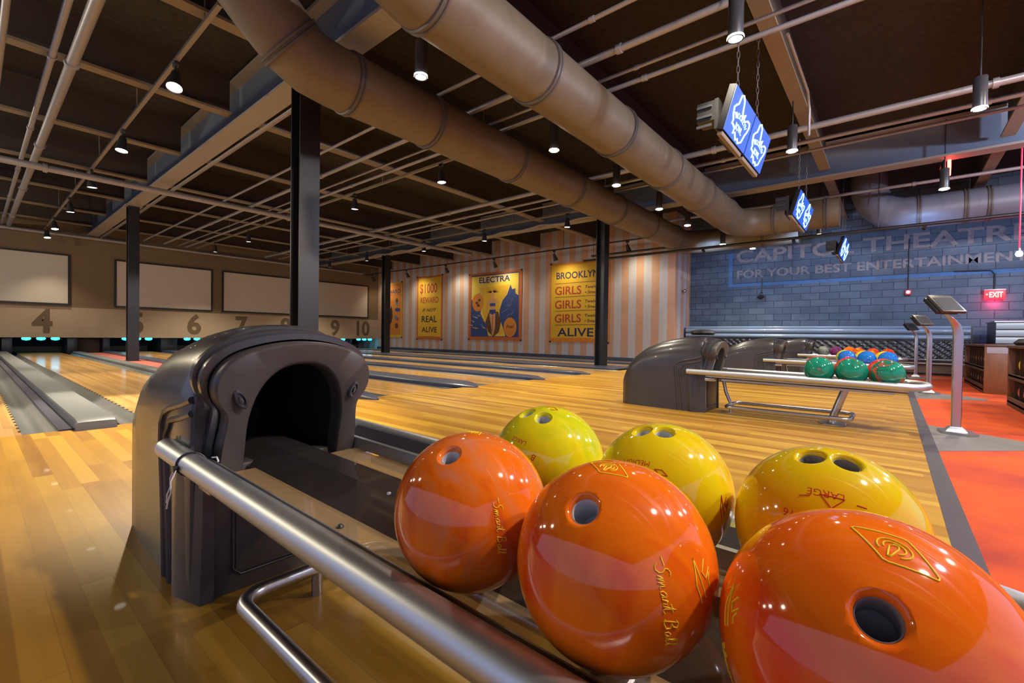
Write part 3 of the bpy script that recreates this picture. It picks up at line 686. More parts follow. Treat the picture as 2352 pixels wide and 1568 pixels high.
# cable tie on the nearest rail
o = thing('cable_tie', 'cable tie with two loose pale tails on the nearest tube rail', 'cable tie', (.345, 1.285, .38))
rr = [(.0285 * math.cos(2 * PI * k / 20), .02 * math.cos(2 * PI * k / 20) * -.6, .0285 * math.sin(2 * PI * k / 20)) for k in range(20)]
MB().tube(rr, .0022, 8, True).build('tie_loop', M['zipblack'], o, 60)
MB().ext((-.037, -.005, -.012), (-.027, .009, .002), .001).build('tie_lock', M['zipblack'], o)
for k, dy in enumerate((.006, -.028)):
    MB().tube([(-.032, .004 + dy * .3, -.008), (-.041 + dy * .2, .004 + dy, -.026), (-.038 + dy * .3, .014 + dy * 1.4, -.050), (-.043 + dy * .3, .020 + dy * 1.5, -.070), (-.041 + dy * .3, .034 + dy * 1.3, -.092)], .0019, 8).build('tie_tail', M['zip'], o, 60)
tag(MB().tube([(.345 + .027, 1.19, .40), (.345 + .03, 1.21, .405), (.345 + .028, 1.235, .4)], .002, 6).build('cable_end', M['zip'], smooth=60), 'short pale cable end lying over the nearest tube rail', 'cable end')

# ------------------------------------------------------------------ bowling balls
R = .1085
def bool_cut(o, cutter):
    md = o.modifiers.new('b', 'BOOLEAN'); md.operation = 'DIFFERENCE'; md.object = cutter; md.solver = 'EXACT'
    dg = bpy.context.evaluated_depsgraph_get(); me = bpy.data.meshes.new_from_object(o.evaluated_get(dg))
    o.modifiers.clear(); old = o.data; o.data = me; me.name = 'ball_shell'; bpy.data.meshes.remove(old)
    cm = cutter.data; bpy.data.objects.remove(cutter); bpy.data.meshes.remove(cm)
def on_sphere(c, right, k=1.0012):
    c = Vector(c).normalized(); r_ = Vector(right); r_ = (r_ - c * r_.dot(c)).normalized(); u_ = c.cross(r_)
    def f(a, b, d=0): return (c * R + r_ * a + u_ * b).normalized() * (R * k + d)
    return f
def hero_ball(label, loc, mt, holes, ins, group):
    o = MB().ball((0, 0, 0), R, 128, 80).build('bowling_ball', M[mt]); 
    for h, r_ in holes:
        h = Vector(h).normalized(); cut = MB()
        cut.lathe([(.0, R * .62), (r_, R * .62), (r_, R * .93), (r_ * 1.05, R * .955), (r_ * 1.18, R * .974), (r_ * 1.40, R * .990), (r_ * 1.62, R * 1.012), (.0, R * 1.012)], (0, 0, 0), h, 40)
        bool_cut(o, cut.build('cut', M['black'], smooth=0))
    o.data.shade_smooth(); o.data.set_sharp_from_angle(angle=math.radians(40))
    for h, r_ in holes:
        h = Vector(h).normalized(); m = MB()
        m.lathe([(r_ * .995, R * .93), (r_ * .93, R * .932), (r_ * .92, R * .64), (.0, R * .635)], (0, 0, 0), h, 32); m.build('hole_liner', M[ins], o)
    o.location = loc; tag(o, label, 'bowling ball', group); return o
def strokes(o, f, polylines, mt, rad=.0006, name='engraving', close=()):
    m = MB()
    for i, pl in enumerate(polylines):
        q = list(pl) + ([pl[0]] if i in close else []); fine = []
        for (a, b), (c, d) in zip(q, q[1:]):
            n = max(1, int(math.hypot(c - a, d - b) / .0022)); fine += [(a + (c - a) * k / n, b + (d - b) * k / n) for k in range(n)]
        if i not in close: fine.append(q[-1])
        m.tube([f(a, b) for a, b in fine], rad, 6, i in close)
    return m.build(name, M[mt], o, 60)
# single-stroke cursive letters, unit height 1
CUR = {'S': (.75, [(.62, .92), (.45, 1.0), (.25, .9), (.22, .7), (.45, .5), (.5, .25), (.3, .02), (.05, .05), (-.1, .2)]),
       'm': (.78, [(-.1, .05), (.02, .35), (.08, .42), (.1, .02), (.2, .36), (.3, .42), (.32, .02), (.42, .36), (.52, .42), (.55, .08), (.68, .08)]),
       'a': (.5, [(.36, .36), (.2, .42), (.04, .25), (.08, .04), (.22, .05), (.36, .36), (.36, .08), (.5, .1)]),
       'r': (.40, [(0, .08), (.10, .44), (.14, .36), (.28, .38), (.24, .12), (.40, .08)]),
       't': (.42, [(.0, .1), (.18, .88), (.14, .2), (.22, .03), (.42, .10)]),
       'B': (.8, [(.1, .0), (.2, .9), (.05, .8), (.3, 1.0), (.56, .86), (.5, .6), (.25, .52), (.58, .42), (.6, .12), (.3, .0), (.0, .1)]),
       'l': (.34, [(-.02, .1), (.18, .6), (.24, .95), (.12, .95), (.1, .3), (.16, .04), (.34, .14)])}
def cursive(word, h):
    x = 0; out = []
    for ch in word:
        if ch == ' ': x += .35 * h; continue
        w, pl = CUR[ch]
        if ch == 't': out.append([(x + .02 * h, .60 * h), (x + .48 * h, .66 * h)])
        out.append([((x + a * h + b * h * .25), b * h) for a, b in pl]); x += w * h
    return out, x
def script(o, c, right, h, mt='yellowink', rad=.00055):
    pls, w = cursive('Smart Ball', h); f = on_sphere(c, right)
    pls = [[(a - w / 2, b - h * .3) for a, b in pl] for pl in pls]
    pls.append([(-w / 2 - .4 * h, .35 * h), (-w / 2 + .2 * h, .38 * h)])
    strokes(o, f, pls, mt, rad, 'script_lettering')
def emblem(o, c, right, s, mt='yellowink', rad=.0007):
    f = on_sphere(c, right)
    dia = [(-1.15, .12), (-1.1, .2), (.0, .62), (.12, .62), (1.1, -.1), (1.12, -.2), (.1, -.62), (-.05, -.62)]
    arc1 = [(.42 * math.cos(a), .34 * math.sin(a)) for a in [(-.9 + 4.9 * k / 16) for k in range(17)]]
    arc2 = [(.27 * math.cos(a), .21 * math.sin(a)) for a in [(-.9 + 4.7 * k / 16) for k in range(17)]]
    pin = [(-.05, .12), (.06, .13), (.10, .02), (.05, -.40), (-.02, -.40), (-.12, .0)]
    strokes(o, f, [[(a * s, b * s) for a, b in p] for p in (dia, arc1, arc2, pin)], mt, rad, 'emblem', (0, 3))
def flame(o, c, right, s, mt='yellowink'):
    f = on_sphere(c, right)
    pl = [[(-.1, -.6), (-.25, 0), (-.05, .75), (.0, .1), (.12, -.5)], [(.45, .55), (.15, .25), (.28, .0), (.6, .25)], [(.55, .1), (.4, -.1), (.42, -.3)]]
    strokes(o, f, [[(a * s, b * s) for a, b in p] for p in pl], mt, .0007, 'flame_mark')
def ballword(o, word, c, right, h, mt='redink', width=None):
    m = MB(); f = on_sphere(c, right, 1.0008)
    put_text(m, word, (0, 0, 0), (1, 0, 0), (0, 1, 0), h, width, 'C', 0, 0, lambda a, b, d: f(a, b, 0))
    m.build('engraved_word', M[mt], o, 0)
GA, GB = 'orange balls on the nearest rail', 'yellow balls on the nearest return'
b = hero_ball('pearly orange ball with swirled sheen, the leftmost of the nearest row', (.466, .461, .450), 'b_pearl', [((-.524, -.12, .843), .0128)], 'insert', GA)
script(b, (-.44, -.87, .12), (.05, -.08, -1), .0125); emblem(b, (.095, .054, .994), (-.3, -1, 0), .016)
b = hero_ball('orange ball with script and red side, in the middle of the nearest row', (.466, .236, .450), 'b_orange', [((-.679, -.025, .734), .0142)], 'insert', GA)
script(b, (-.60, -.79, .08), (-.03, -.25, -1), .0150); emblem(b, (-.14, .0, .985), (-.15, -1, 0), .024); flame(b, (-.24, -.95, .20), (.9, -.2, .1), .030)
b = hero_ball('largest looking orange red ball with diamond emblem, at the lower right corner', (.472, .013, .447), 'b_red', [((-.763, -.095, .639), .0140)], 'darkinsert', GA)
emblem(b, (-.33, -.157, .931), (-.30, -.95, -.15), .0255); flame(b, (-.52, .82, .22), (-.55, -.45, .1), .026); script(b, (-.50, .87, -.32), (-.1, .15, -1), .009)
b = hero_ball('lime yellow ball, farthest of the yellow ones, behind the pearly orange ball', (.735, .517, .453), 'b_lime', [((-.371, .212, .904), .0128), ((-.431, -.19, .88), .0128)], 'insert', GB)
ballword(b, 'LARGE', (-.82, .0, .545), (.06, .40, .04), .0085); ballword(b, 'B', (-.873, -.345, .345), (.3, .9, .2), .011)
strokes(b, on_sphere((-.1, -.12, .99), (0, -1, 0)), [[(-.012, 0), (.0, .01), (.014, .002), (.004, -.008)]], 'redink', .0007, 'engraving')
b = hero_ball('yellow ball marked MEDIUM, second of the yellow ones', (.737, .287, .449), 'b_yellow', [((-.322, .202, .925), .0128), ((-.28, -.12, .952), .0132)], 'insert', GB)
ballword(b, 'MEDIUM', (-.79, .07, .60), (-.04, .42, .0), .0085); strokes(b, on_sphere((-.814, -.291, .502), (.2, .9, .1)), [[(-.01, 0), (.0, .004), (.01, 0), (.0, -.004)]], 'redink', .0006, 'engraving', (0,))
flame(b, (-.31, -.945, .05), (.9, -.3, 0), .024, 'redink')
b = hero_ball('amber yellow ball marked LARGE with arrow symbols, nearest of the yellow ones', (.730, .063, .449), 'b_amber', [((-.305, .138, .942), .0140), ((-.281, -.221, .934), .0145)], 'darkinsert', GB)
ballword(b, 'LARGE', (-.735, -.055, .675), (-.02, .40, .02), .0092)
strokes(b, on_sphere((-.80, -.12, .585), (0, 1, .02)), [[(-.012, -.006), (.0, .008), (.012, -.006)], [(-.034, -.004), (-.024, -.004)], [(.022, -.002), (.034, .0)]], 'redink', .0006, 'engraving', (0,))
ballword(b, '16', (-.862, .27, .43), (.25, .95, .1), .010)
def plain_ball(lab, loc, mt, group):
    o = MB().ball((0, 0, 0), R, 40, 26).build('bowling_ball', M[mt]); o.location = loc
    o.rotation_euler = [random.uniform(0, 6) for _ in range(3)]
    return tag(o, lab, 'bowling ball', group)
NW = ['left one', 'middle one', 'right one']
for k, y in enumerate((.462, .243, .022)):
    zz = .449 + .012 * (y - .25)
    plain_ball('green ball with red patches, %s of the front row on the second return' % NW[k], (4.665 - .127, y, zz), 'b_green', 'green balls on the second return')
    plain_ball('crimson ball half hidden behind the green row, %s' % NW[k], (4.665 + .13, y + .03, zz), 'b_crimson', 'crimson balls on the second return')
    plain_ball('blue swirled ball, %s of the front row on the third return' % NW[k], (8.02 - .127, y + .02, zz), 'b_blue', 'blue balls on the third return')
    plain_ball('yellow ball half hidden behind the blue row, %s' % NW[k], (8.02 + .13, y + .06, zz), ['b_lime', 'b_yellow', 'b_yellow'][k], 'yellow balls on the third return')
    plain_ball('red and orange ball, %s of the front row on the farthest return' % NW[k], (11.30 - .127, y + .04, zz), 'b_fire', 'red orange balls on the farthest return')
for y, mt, l in ((1.10, 'b_grey', 'grey green'), (.88, 'b_purple', 'dark purple'), (.66, 'b_fire', 'plain orange')):
    plain_ball('%s ball near the hood of the farthest return' % l, (11.30 + .13, y, .462), 'b_orange' if mt == 'b_fire' else mt, 'loose balls by the farthest hood')
tag(MB().lathe([(0, -.02), (.10, -.02), (.12, 0), (.11, .02), (.06, .035), (0, .038)], (0, 0, 0), n=20).build('dark_hand_towel', M['black'], origin=(0, 0, 0)), 'dark crumpled cloth on top of the second hood', 'cloth').location = (4.70, 1.45, .752)

# ------------------------------------------------------------------ scoring consoles
def console(label, loc):
    o = thing('scoring_console', label, 'scoring console', loc, 'pedestal scoring consoles')
    m = MB(); m.prism([(-.12, -.07), (-.06, -.12), (.10, -.09), (.14, .02), (.08, .10), (-.08, .08)], lambda x, y: (x, y, 0), lambda x, y: (x, y, .02)); m.build('base_plate', M['steel'], o, 30)
    m = MB(); rings = []
    for w, h in ((.075, .021), (.07, .032), (.045, .05), (.042, .055)): rings.append([(w * u, w * .8 * v, h) for u, v in ((-1, -1), (1, -1), (1, 1), (-1, 1))])
    m.loft(rings); m.build('base_collar', M['rail'], o, 30)
    m = MB(); path = [(0, 0, .05), (0, 0, .4), (0, 0, .72), (0, .003, .79), (-.01, .018, .84), (-.03, .045, .88), (-.05, .07, .91)]
    rings = []
    for i, p_ in enumerate(path):
        p_ = Vector(p_); q = [(math.copysign(abs(math.cos(a)) ** .5, math.cos(a)) * .042, math.copysign(abs(math.sin(a)) ** .5, math.sin(a)) * .034) for a in [2 * PI * k / 24 for k in range(24)]]
        lean = max(0, i - 2) * .16
        rings.append([p_ + Vector((u * .9 - v * .3, v * .9 + u * .0, 0)) + Vector((0, 0, 1)) * (v * lean) for u, v in q])
    m.loft(rings); m.build('bent_post', M['steel'], o, 50)
    w_ = Vector((.67, -.74, 0)); s_ = Vector((-.62, -.42, -.66)).normalized(); n_ = w_.cross(s_).normalized()
    if n_.z < 0: n_ = -n_
    rot = Matrix((w_, s_, n_)).transposed()
    c_ = Vector((-.07, .075, .985))
    MB().box(c_, (.185, .20, .022), rot, .004).build('keypad_slab', M['face'], o)
    MB().box(c_ - n_ * .027 - w_ * .02 - s_ * .01, (.17, .17, .026), rot, .004).build('keypad_tray', M['blackpaint'], o)
    MB().box(c_ + n_ * .0115 + s_ * .01, (.15, .15, .002), rot).build('keypad_panel', M['lampblack'], o)
    return o
K = console('nearest stainless pedestal console, tallest in view on the orange carpet', (4.84, -.385, 0))
for l, p_ in (('second pedestal console, behind the nearest one', (8.3, -.385, 0)), ('farthest and smallest pedestal console', (11.85, -.36, 0))):
    c = copy_tree(K); c.location = p_; c['label'] = l

# ------------------------------------------------------------------ hanging monitors
def neon_logo(mb, P):
    """outline of the neon mark drawn on each screen, P maps (u, v) in screen units to 3d"""
    out = [(.30, .45), (.28, .58), (.33, .68), (.36, .72), (.38, .92), (.43, .97), (.48, .90), (.52, .66), (.55, .62), (.60, .70), (.585, .60), (.62, .57), (.70, .66), (.76, .66), (.78, .56), (.75, .42), (.72, .34), (.68, .14), (.60, .05), (.565, .12), (.52, .06), (.46, .18), (.41, .12), (.42, .24), (.36, .28), (.33, .27), (.34, .36)]
    mb.tube([P(a, b) for a, b in out], .008, 6, True)
def monitor(label, loc):
    o = thing('hanging_monitor', label, 'monitor pair', loc, 'hanging monitor pairs')
    tilt = math.radians(16); rot = Matrix.Rotation(tilt, 3, 'X')
    wd, ht = .65, .355
    for s in (-1, 1):
        cx_ = s * (wd / 2 + .008)
        m = MB(); m.box(rot @ Vector((cx_, .03, 0)), (wd, .055, ht), rot, .006); m.build('monitor_case', M['matteblack'], o)
        m = MB(); m.box(rot @ Vector((cx_, .0, 0)), (wd - .012, .006, ht - .012), rot); sc = m.build('screen', M['screenblue'], o, 0)
        def P(u, v): return rot @ Vector((cx_ - wd / 2 + (.5 + (u - .53) * 1.5) * wd, -.005, -ht / 2 + v * ht))
        m = MB(); neon_logo(m, P); m.build('neon_outline', M['neon'], sc, 60)
        m = MB()
        def warp(a, b, d):
            th = a * 2.6; return P(.53 + math.sin(th) * (.20 + b * .7), .28 + math.cos(th) * (.22 + b))
        put_text(m, 'BROOKLYN', (0, 0, 0), (1, 0, 0), (0, 1, 0), .12, .62, 'C', 0, 0, warp, .02)
        put_text(m, 'BOWL', (0, 0, 0), (1, 0, 0), (0, 1, 0), .15, .20, 'C', 0, 0, lambda a, b, d: P(.53 + a, .25 + b), .02)
        m.build('neon_letters', M['neon'], sc, 0)
        MB().box(rot @ Vector((cx_, .065, -.06)), (wd * .7, .03, .2), rot, .004).build('rear_electronics', M['blackpaint'], o)
        MB().box(rot @ Vector((cx_, .03, -ht / 2 - .018)), (wd * .92, .04, .03), rot, .002).build('bottom_rail', M['joist'], o)
        m = MB()
        for k in range(22):
            z0 = .19 + k * .062; ax = k % 2
            m.tube([(s * .36 + (.011 if ax else 0) * math.cos(a), .02 + (0 if ax else .011) * math.cos(a), z0 + .040 * math.sin(a)) for a in [2 * PI * i / 10 for i in range(10)]], .0035, 6, True)
        m.build('chain', M['band'], o)
    m = MB(); m.ext((-.62, .10, -.13), (.62, .13, .12)); m.ext((-.62, .13, -.05), (-.45, .27, .11)); m.ext((-.2, .13, -.05), (.2, .22, .08)); m.build('rear_bracket', M['black'], o)
    for zz in (-.08, .0, .08): MB().ext((-.632, .15, zz - .02), (-.619, .27, zz)).build('vent_slat', M['cylbody'], o)
    return o
M['matteblack'] = mat('matte_black', (.010, .010, .011), .8, spec=.2)
M['screenblue'] = mat('screen_blue', (.01, .03, .12), .6, emit=(.006, .075, .50), es=.8)
M['neon'] = mat('screen_neon_white', (.4, .7, .8), .3, emit=(.42, .85, .95), es=1.5)
MO = monitor('nearest hanging pair of blue screens with neon mark', (4.60, 1.04, 2.57))
for l, p_ in (('second hanging pair of blue screens, smaller, toward the block wall', (8.15, 1.07, 2.64)), ('farthest tiny hanging pair of blue screens', (11.75, .80, 2.58))):
    c = copy_tree(MO); c.location = p_; c['label'] = l

# ------------------------------------------------------------------ banners on the striped wall
M['bannery'] = speck('banner_mustard', (.56, .33, .018), (.66, .42, .03), 14, .8, .05)
M['bannero'] = speck('banner_orange', (.52, .17, .02), (.60, .23, .03), 14, .8, .05)
M['bannerr'] = speck('banner_rust', (.40, .10, .022), (.48, .14, .03), 14, .8, .05)
M['inkblue'] = mat('banner_ink_navy', (.015, .025, .085), .8); M['inkred'] = mat('banner_ink_red', (.36, .05, .02), .8)
M['inkdark'] = mat('banner_ink_dark', (.03, .022, .02), .8); M['navy'] = speck('banner_navy', (.018, .04, .16), (.035, .075, .24), 22, .8, 0)
M['flesh'] = mat('banner_flesh', (.55, .27, .13), .8); M['cream'] = mat('banner_cream', (.62, .52, .36), .8); M['lemon'] = mat('banner_lemon', (.68, .50, .06), .8)
M['brown'] = mat('banner_brown', (.10, .045, .02), .8); M['sky'] = mat('banner_sky', (.05, .22, .40), .8)
BX = 12.385
def banner(label, ya, yb, z0, z1, m_main, m_edge, edge=.10, side=.03, sag=.03):
    """canvas hung by its corners; returns root and P(u, v, layer) on its surface; u runs to the viewer's right"""
    o = thing('canvas_banner', label, 'banner', (BX, ya, z0), 'circus banners on the striped wall')
    w, h = ya - yb, z1 - z0
    def P(u, v, lay=0):
        s = sag * (4 * u * (1 - u)) * (2 * v - 1)
        return Vector((-.006 - .0012 * lay, -u * w, v * h - s))
    def patch(name, u0, u1, v0, v1, mt, lay, par, nu=16):
        m = MB()
        for i in range(nu):
            a, b_ = u0 + (u1 - u0) * i / nu, u0 + (u1 - u0) * (i + 1) / nu
            m.face([P(a, v0, lay), P(b_, v0, lay), P(b_, v1, lay), P(a, v1, lay)])
        if lay == 0:
            bmesh.ops.remove_doubles(m.b, verts=m.b.verts, dist=1e-5); thicken(m, .005, (1, 0, 0))
        return m.build(name, M[mt], par, 60)
    base = patch('canvas', 0, 1, 0, 1, m_edge, 0, o)
    patch('painted_field', side, 1 - side, edge, 1 - edge * .55, m_main, 1, base)
    m = MB()
    for u, v in ((.01, .99), (.99, .99), (.01, .01), (.99, .01)): m.box(P(u, v) + Vector((-.006, 0, 0)), (.02, .06, .06), None, .004)
    m.build('corner_clip', M['black'], o)
    return o, base, P, w, h
def bword(base, P, w, h, word, u, v, ch, wid, mt, lay=2, skew=0):
    m = MB(); put_text(m, word, (0, 0, 0), (1, 0, 0), (0, 1, 0), ch * h, wid * w, 'C', 0, skew, lambda a, b_, d: P(u + a / w, v + b_ / h, lay), .018); return m.build('painted_word', M[mt], base, 0)
def bpoly(base, P, pts, mt, lay, name='painted_shape'):
    m = MB(); m.face([P(u, v, lay) for u, v in pts]); return m.build(name, M[mt], base, 0)
def ell(u, v, a, b_, n=20): return [(u + a * math.cos(2 * PI * k / n), v + b_ * math.sin(2 * PI * k / n)) for k in range(n)]
# 4: three girls lines
o, ba, P, w, h = banner('tall mustard banner with three GIRLS lines, crossed by the right column', 8.72, 6.55, .49, 3.09, 'bannery', 'bannero', .055, .02)
bword(ba, P, w, h, 'BROOKLYN', .47, .80, .085, .72, 'inkblue')
for v, ln in ((.60, 'TWO SHOWS'), (.425, 'TWO SHOWS'), (.25, 'TWO SHOWS')):
    bword(ba, P, w, h, 'GIRLS', .32, v, .105, .46, 'inkred')
    for dv, tx in ((.065, 'Twelve'), (.0, '• Smart')): bword(ba, P, w, h, tx, .72, v + dv, .035, .22, 'inkdark', skew=.2)
for v in (.735, .565, .39, .215): bpoly(ba, P, [(.09, v), (.88, v + .004), (.88, v + .010), (.09, v + .006)], 'inkdark', 2, 'painted_rule')
bword(ba, P, w, h, 'ALIVE', .45, .075, .105, .62, 'inkblue')
# 2: reward
o, ba, P, w, h = banner('narrow mustard banner reading 1000 reward, left of the blue banner', 15.68, 14.05, .46, 3.16, 'bannery', 'bannerr', .05, .05)
bword(ba, P, w, h, '$1000', .46, .735, .15, .68, 'inkred'); bword(ba, P, w, h, 'REWARD', .5, .575, .095, .70, 'inkred')
bword(ba, P, w, h, 'IF NOT', .5, .44, .05, .56, 'inkdark', skew=.35); bword(ba, P, w, h, 'REAL', .5, .275, .10, .60, 'inkdark'); bword(ba, P, w, h, '~', .5, .235, .02, .12, 'inkred'); bword(ba, P, w, h, 'ALIVE', .5, .115, .085, .60, 'inkdark')
# 1: cut off orange banner
o, ba, P, w, h = banner('orange banner at left mostly hidden by the slim far column', 18.3, 16.74, .52, 3.04, 'bannero', 'bannery', .05, .04)
bword(ba, P, w, h, 'RICHARD', .5, .80, .075, .86, 'inkblue'); bpoly(ba, P, [(.05, .76), (.95, .76), (.95, .775), (.05, .775)], 'bannerr', 2)
bpoly(ba, P, ell(.80, .50, .13, .035), 'navy', 2); bpoly(ba, P, ell(.76, .66, .06, .05), 'brown', 2); bpoly(ba, P, ell(.77, .61, .05, .03), 'sky', 3); bpoly(ba, P, ell(.73, .36, .07, .04), 'sky', 2); bpoly(ba, P, ell(.8, .33, .05, .035), 'inkred', 3)
bpoly(ba, P, ell(.76, .21, .08, .05), 'brown', 2); bpoly(ba, P, ell(.40, .42, .16, .20), 'inkdark', 2); bpoly(ba, P, ell(.40, .58, .09, .07), 'flesh', 3); bpoly(ba, P, ell(.36, .40, .07, .16), 'cream', 3)
# 3: blue banner with a sparking figure
o, ba, P, w, h = banner('square blue and yellow banner headed ELECTRA with a standing painted figure', 12.54, 9.92, .51, 3.02, 'navy', 'bannerr', .05, .05, .012)
bpoly(ba, P, [(.06, .955), (.94, .955), (.94, .64), (.89, .67), (.885, .74), (.83, .73), (.80, .80), (.74, .66), (.66, .58), (.60, .42), (.62, .30), (.72, .06), (.40, .06), (.36, .22), (.24, .40), (.28, .55), (.20, .66), (.24, .72), (.14, .66), (.06, .60)], 'lemon', 2)
bpoly(ba, P, [(.20, .78), (.78, .80), (.72, .64), (.62, .56), (.60, .32), (.68, .10), (.46, .08), (.36, .26), (.27, .44), (.31, .58), (.25, .70)], 'bannery', 3)
bpoly(ba, P, [(.20, .84), (.80, .86), (.80, .955), (.20, .935)], 'cream', 3); bword(ba, P, w, h, 'ELECTRA', .5, .855, .085, .58, 'inkdark', 4)
for c_ in (ell(.19, .565, .115, .135), ell(.80, .19, .115, .14)): bpoly(ba, P, c_, 'bannero', 4)
for u, v in ((.17, .56), (.22, .60), (.20, .52)): bpoly(ba, P, ell(u, v, .03, .022, 10), 'brown', 5)
bword(ba, P, w, h, 'Real', .80, .18, .05, .14, 'brown', 5, .3)
random.seed(3)
for k in range(26):
    left = k % 2; a = random.uniform(2.2, 2.9) if left else random.uniform(.45, 1.05)
    u0, v0 = (random.uniform(.08, .34), random.uniform(.10, .36)) if left else (random.uniform(.62, .82), random.uniform(.34, .60))
    l = random.uniform(.06, .15); t_ = .010
    du, dv = math.cos(a) * l, math.sin(a) * l
    bpoly(ba, P, [(u0, v0), (u0 + t_, v0 + t_), (u0 + du, v0 + dv)], random.choice(['cream', 'inkblue', 'bannery', 'cream', 'sky']), 5 + k * .02)
bpoly(ba, P, [(.40, .40), (.34, .26), (.40, .12), (.50, .05), (.60, .12), (.64, .28), (.58, .42)], 'brown', 5)
for k in range(13):
    a = PI * (k / 12) ; bpoly(ba, P, [(.475 + .02 * math.cos(a), .70), (.475 + .13 * math.cos(a), .70 + .075 * math.sin(a)), (.475 + .02 * math.cos(a + .3), .715)], 'brown', 5)
bpoly(ba, P, ell(.475, .675, .030, .045), 'flesh', 6)
bpoly(ba, P, [(.46, .64), (.49, .64), (.50, .61), (.55, .60), (.60, .55), (.58, .53), (.53, .57), (.53, .50), (.54, .44), (.53, .36), (.53, .20), (.50, .07), (.47, .08), (.46, .20), (.42, .36), (.42, .44), (.43, .50), (.42, .57), (.39, .50), (.38, .40), (.36, .40), (.38, .54), (.40, .60), (.45, .61)], 'flesh', 7)
bpoly(ba, P, [(.42, .545), (.535, .545), (.53, .50), (.43, .50)], 'navy', 8); bpoly(ba, P, [(.42, .45), (.54, .45), (.54, .40), (.48, .375), (.415, .40)], 'navy', 8)
bpoly(ba, P, [(.473, .36), (.483, .36), (.485, .12), (.475, .12)], 'brown', 8)

# blue wash lamps added on the conduit to light the block wall
for k, y in enumerate((3.4, 1.6, -.4, -2.4)):
    o = thing('added_wash_lamp', 'small added blue wash lamp on the dark conduit, %s from the striped wall' % ORD[k].replace('nearest', 'first'), 'wash lamp', (10.95, y, 2.725), 'added blue wash lamps')
    MB().lathe([(0, -.05), (.03, -.05), (.036, .03), (.03, .045), (.03, .03), (0, .03)], (0, 0, 0), (.8, 0, -.25), 14).build('lamp_head', M['lampblack'], o)
    MB().tube([(0, 0, 0), (0, 0, .036)], .01, 8).build('lamp_stem', M['lampblack'], o)
    spot(o, (.05, 0, -.02), (1, 0, -.25), 55, (.33, .56, 1.0), 120, .9)
# ------------------------------------------------------------------ right wall fittings
M['exitred'] = mat('exit_red', (.5, .01, .01), .4, emit=(1.0, .012, .02), es=2.4)
M['exitlet'] = mat('exit_letters', (1, .8, .5), .4, emit=(1.0, .72, .34), es=4.5)
M['redneon'] = mat('red_neon', (.6, .02, .01), .3, emit=(1.0, .03, .02), es=22)
M['redcord'] = mat('red_cord', (.55, .03, .04), .5)
o = thing('exit_sign', 'red lit EXIT sign on the dark block wall', 'exit sign', (13.45, -1.585, 1.68))
MB().ext((-.03, -.15, -.10), (.03, .15, .085), .006).build('sign_box', M['exitred'], o)
MB().ext((-.035, -.16, .085), (.035, .16, .105), .004).build('sign_cap', M['steel'], o)
m = MB(); put_text(m, 'EXIT', (-.0315, -.018, -.06), LY, UZ, .115, .19, 'C', .001); m.face([(-.0325, .13, 0), (-.0325, .105, .016), (-.0325, .105, -.016)]); m.build('sign_letters', M['exitlet'], o, 0)
MB().ext((.03, -.05, -.05), (.09, .05, .05)).build('wall_mount', M['lampblack'], o)
MB().tube([(.07, 0, .05), (.07, 0, .42), (.07, .05, .50), (.07, .6, .52)], .012, 8).build('conduit_feed', M['lampblack'], o)
l = bpy.data.lights.new('exit_glow', 'POINT'); l.energy = 5; l.color = (1, .03, .12); l.shadow_soft_size = .08
lo = bpy.data.objects.new('exit_glow', l); COL.objects.link(lo); lo.parent = o; lo.location = (-.02, 0, -.17)
o = thing('fire_alarm', 'small red fire alarm with white strobe on the block wall', 'fire alarm', (13.49, -.25, 1.79))
MB().ext((-.02, -.055, -.06), (.05, .055, .06), .008).build('alarm_box', M['redcord'], o)
MB().lathe([(.0, .02), (.025, .015), (.035, 0), (.035, -.01)], (-.02, 0, .005), (-1, 0, 0), 16).build('strobe', mat('strobe_white', (.8, .7, .75), .3, emit=(1, .6, .8), es=1.5), o)
MB().tube([(.035, 0, .06), (.035, 0, 1.2)], .012, 8).build('conduit_feed', M['lampblack'], o)
o = thing('wall_camera', 'black dome camera on a stub mount under the painted words', 'camera', (13.40, 2.68, 1.80))
MB().lathe([(.0, -.045), (.05, -.035), (.085, 0), (.10, .02), (.06, .04), (.02, .06), (.02, .12)], (0, 0, 0), n=20).build('camera_dome', M['lampblack'], o)
MB().tube([(0, 0, .1), (.05, 0, .13), (.13, 0, .13)], .018, 8).build('camera_arm', M['lampblack'], o)
MB().tube([(.125, 0, .12), (.125, 0, .5)], .014, 8).build('conduit_feed', M['lampblack'], o)
o = thing('wall_globe', 'small globe lamp on the corner beside the striped wall', 'lamp', (12.9, 4.50, 2.02))
MB().ball((0, 0, 0), .05, 16, 12).build('globe', M['steel'], o); MB().tube([(0, 0, 0), (0, .06, 0)], .02, 10).build('globe_mount', M['lampblack'], o)
# red neon tube sign and red cord pendant
o = thing('neon_sign', 'hanging red neon tube seen edge on, near the upper right', 'neon sign', (9.9, -.61, 3.4))
MB().ext((-.25, .03, -.16), (.25, .06, .18), .01).build('sign_backing', M['blackpaint'], o)
MB().tube([(-.2, -.01, -.14), (-.2, -.012, .0), (-.2, -.01, .14)], .022, 10).build('neon_tube', M['redneon'], o)
MB().tube([(.45, .02, .0), (.45, .02, .14)], .016, 10).build('neon_tube', M['redneon'], o)
MB().tube([(0, .045, .18), (0, .045, .75)], .01, 8).build('hanger_rod', M['steelpaint'], o); MB().ext((-.25, .03, .15), (.5, .06, .18)).build('top_bracket', M['steelpaint'], o)
o = thing('cord_pendant', 'bare bulb on a long red cord at the right edge', 'pendant lamp', (9.8, -1.39, 2.0))
MB().tube([(0, 0, .06), (0, 0, 2.15)], .009, 8).build('red_cord', mat('glowing_cord', (.6, .02, .05), .4, emit=(.9, .02, .08), es=.8), o)
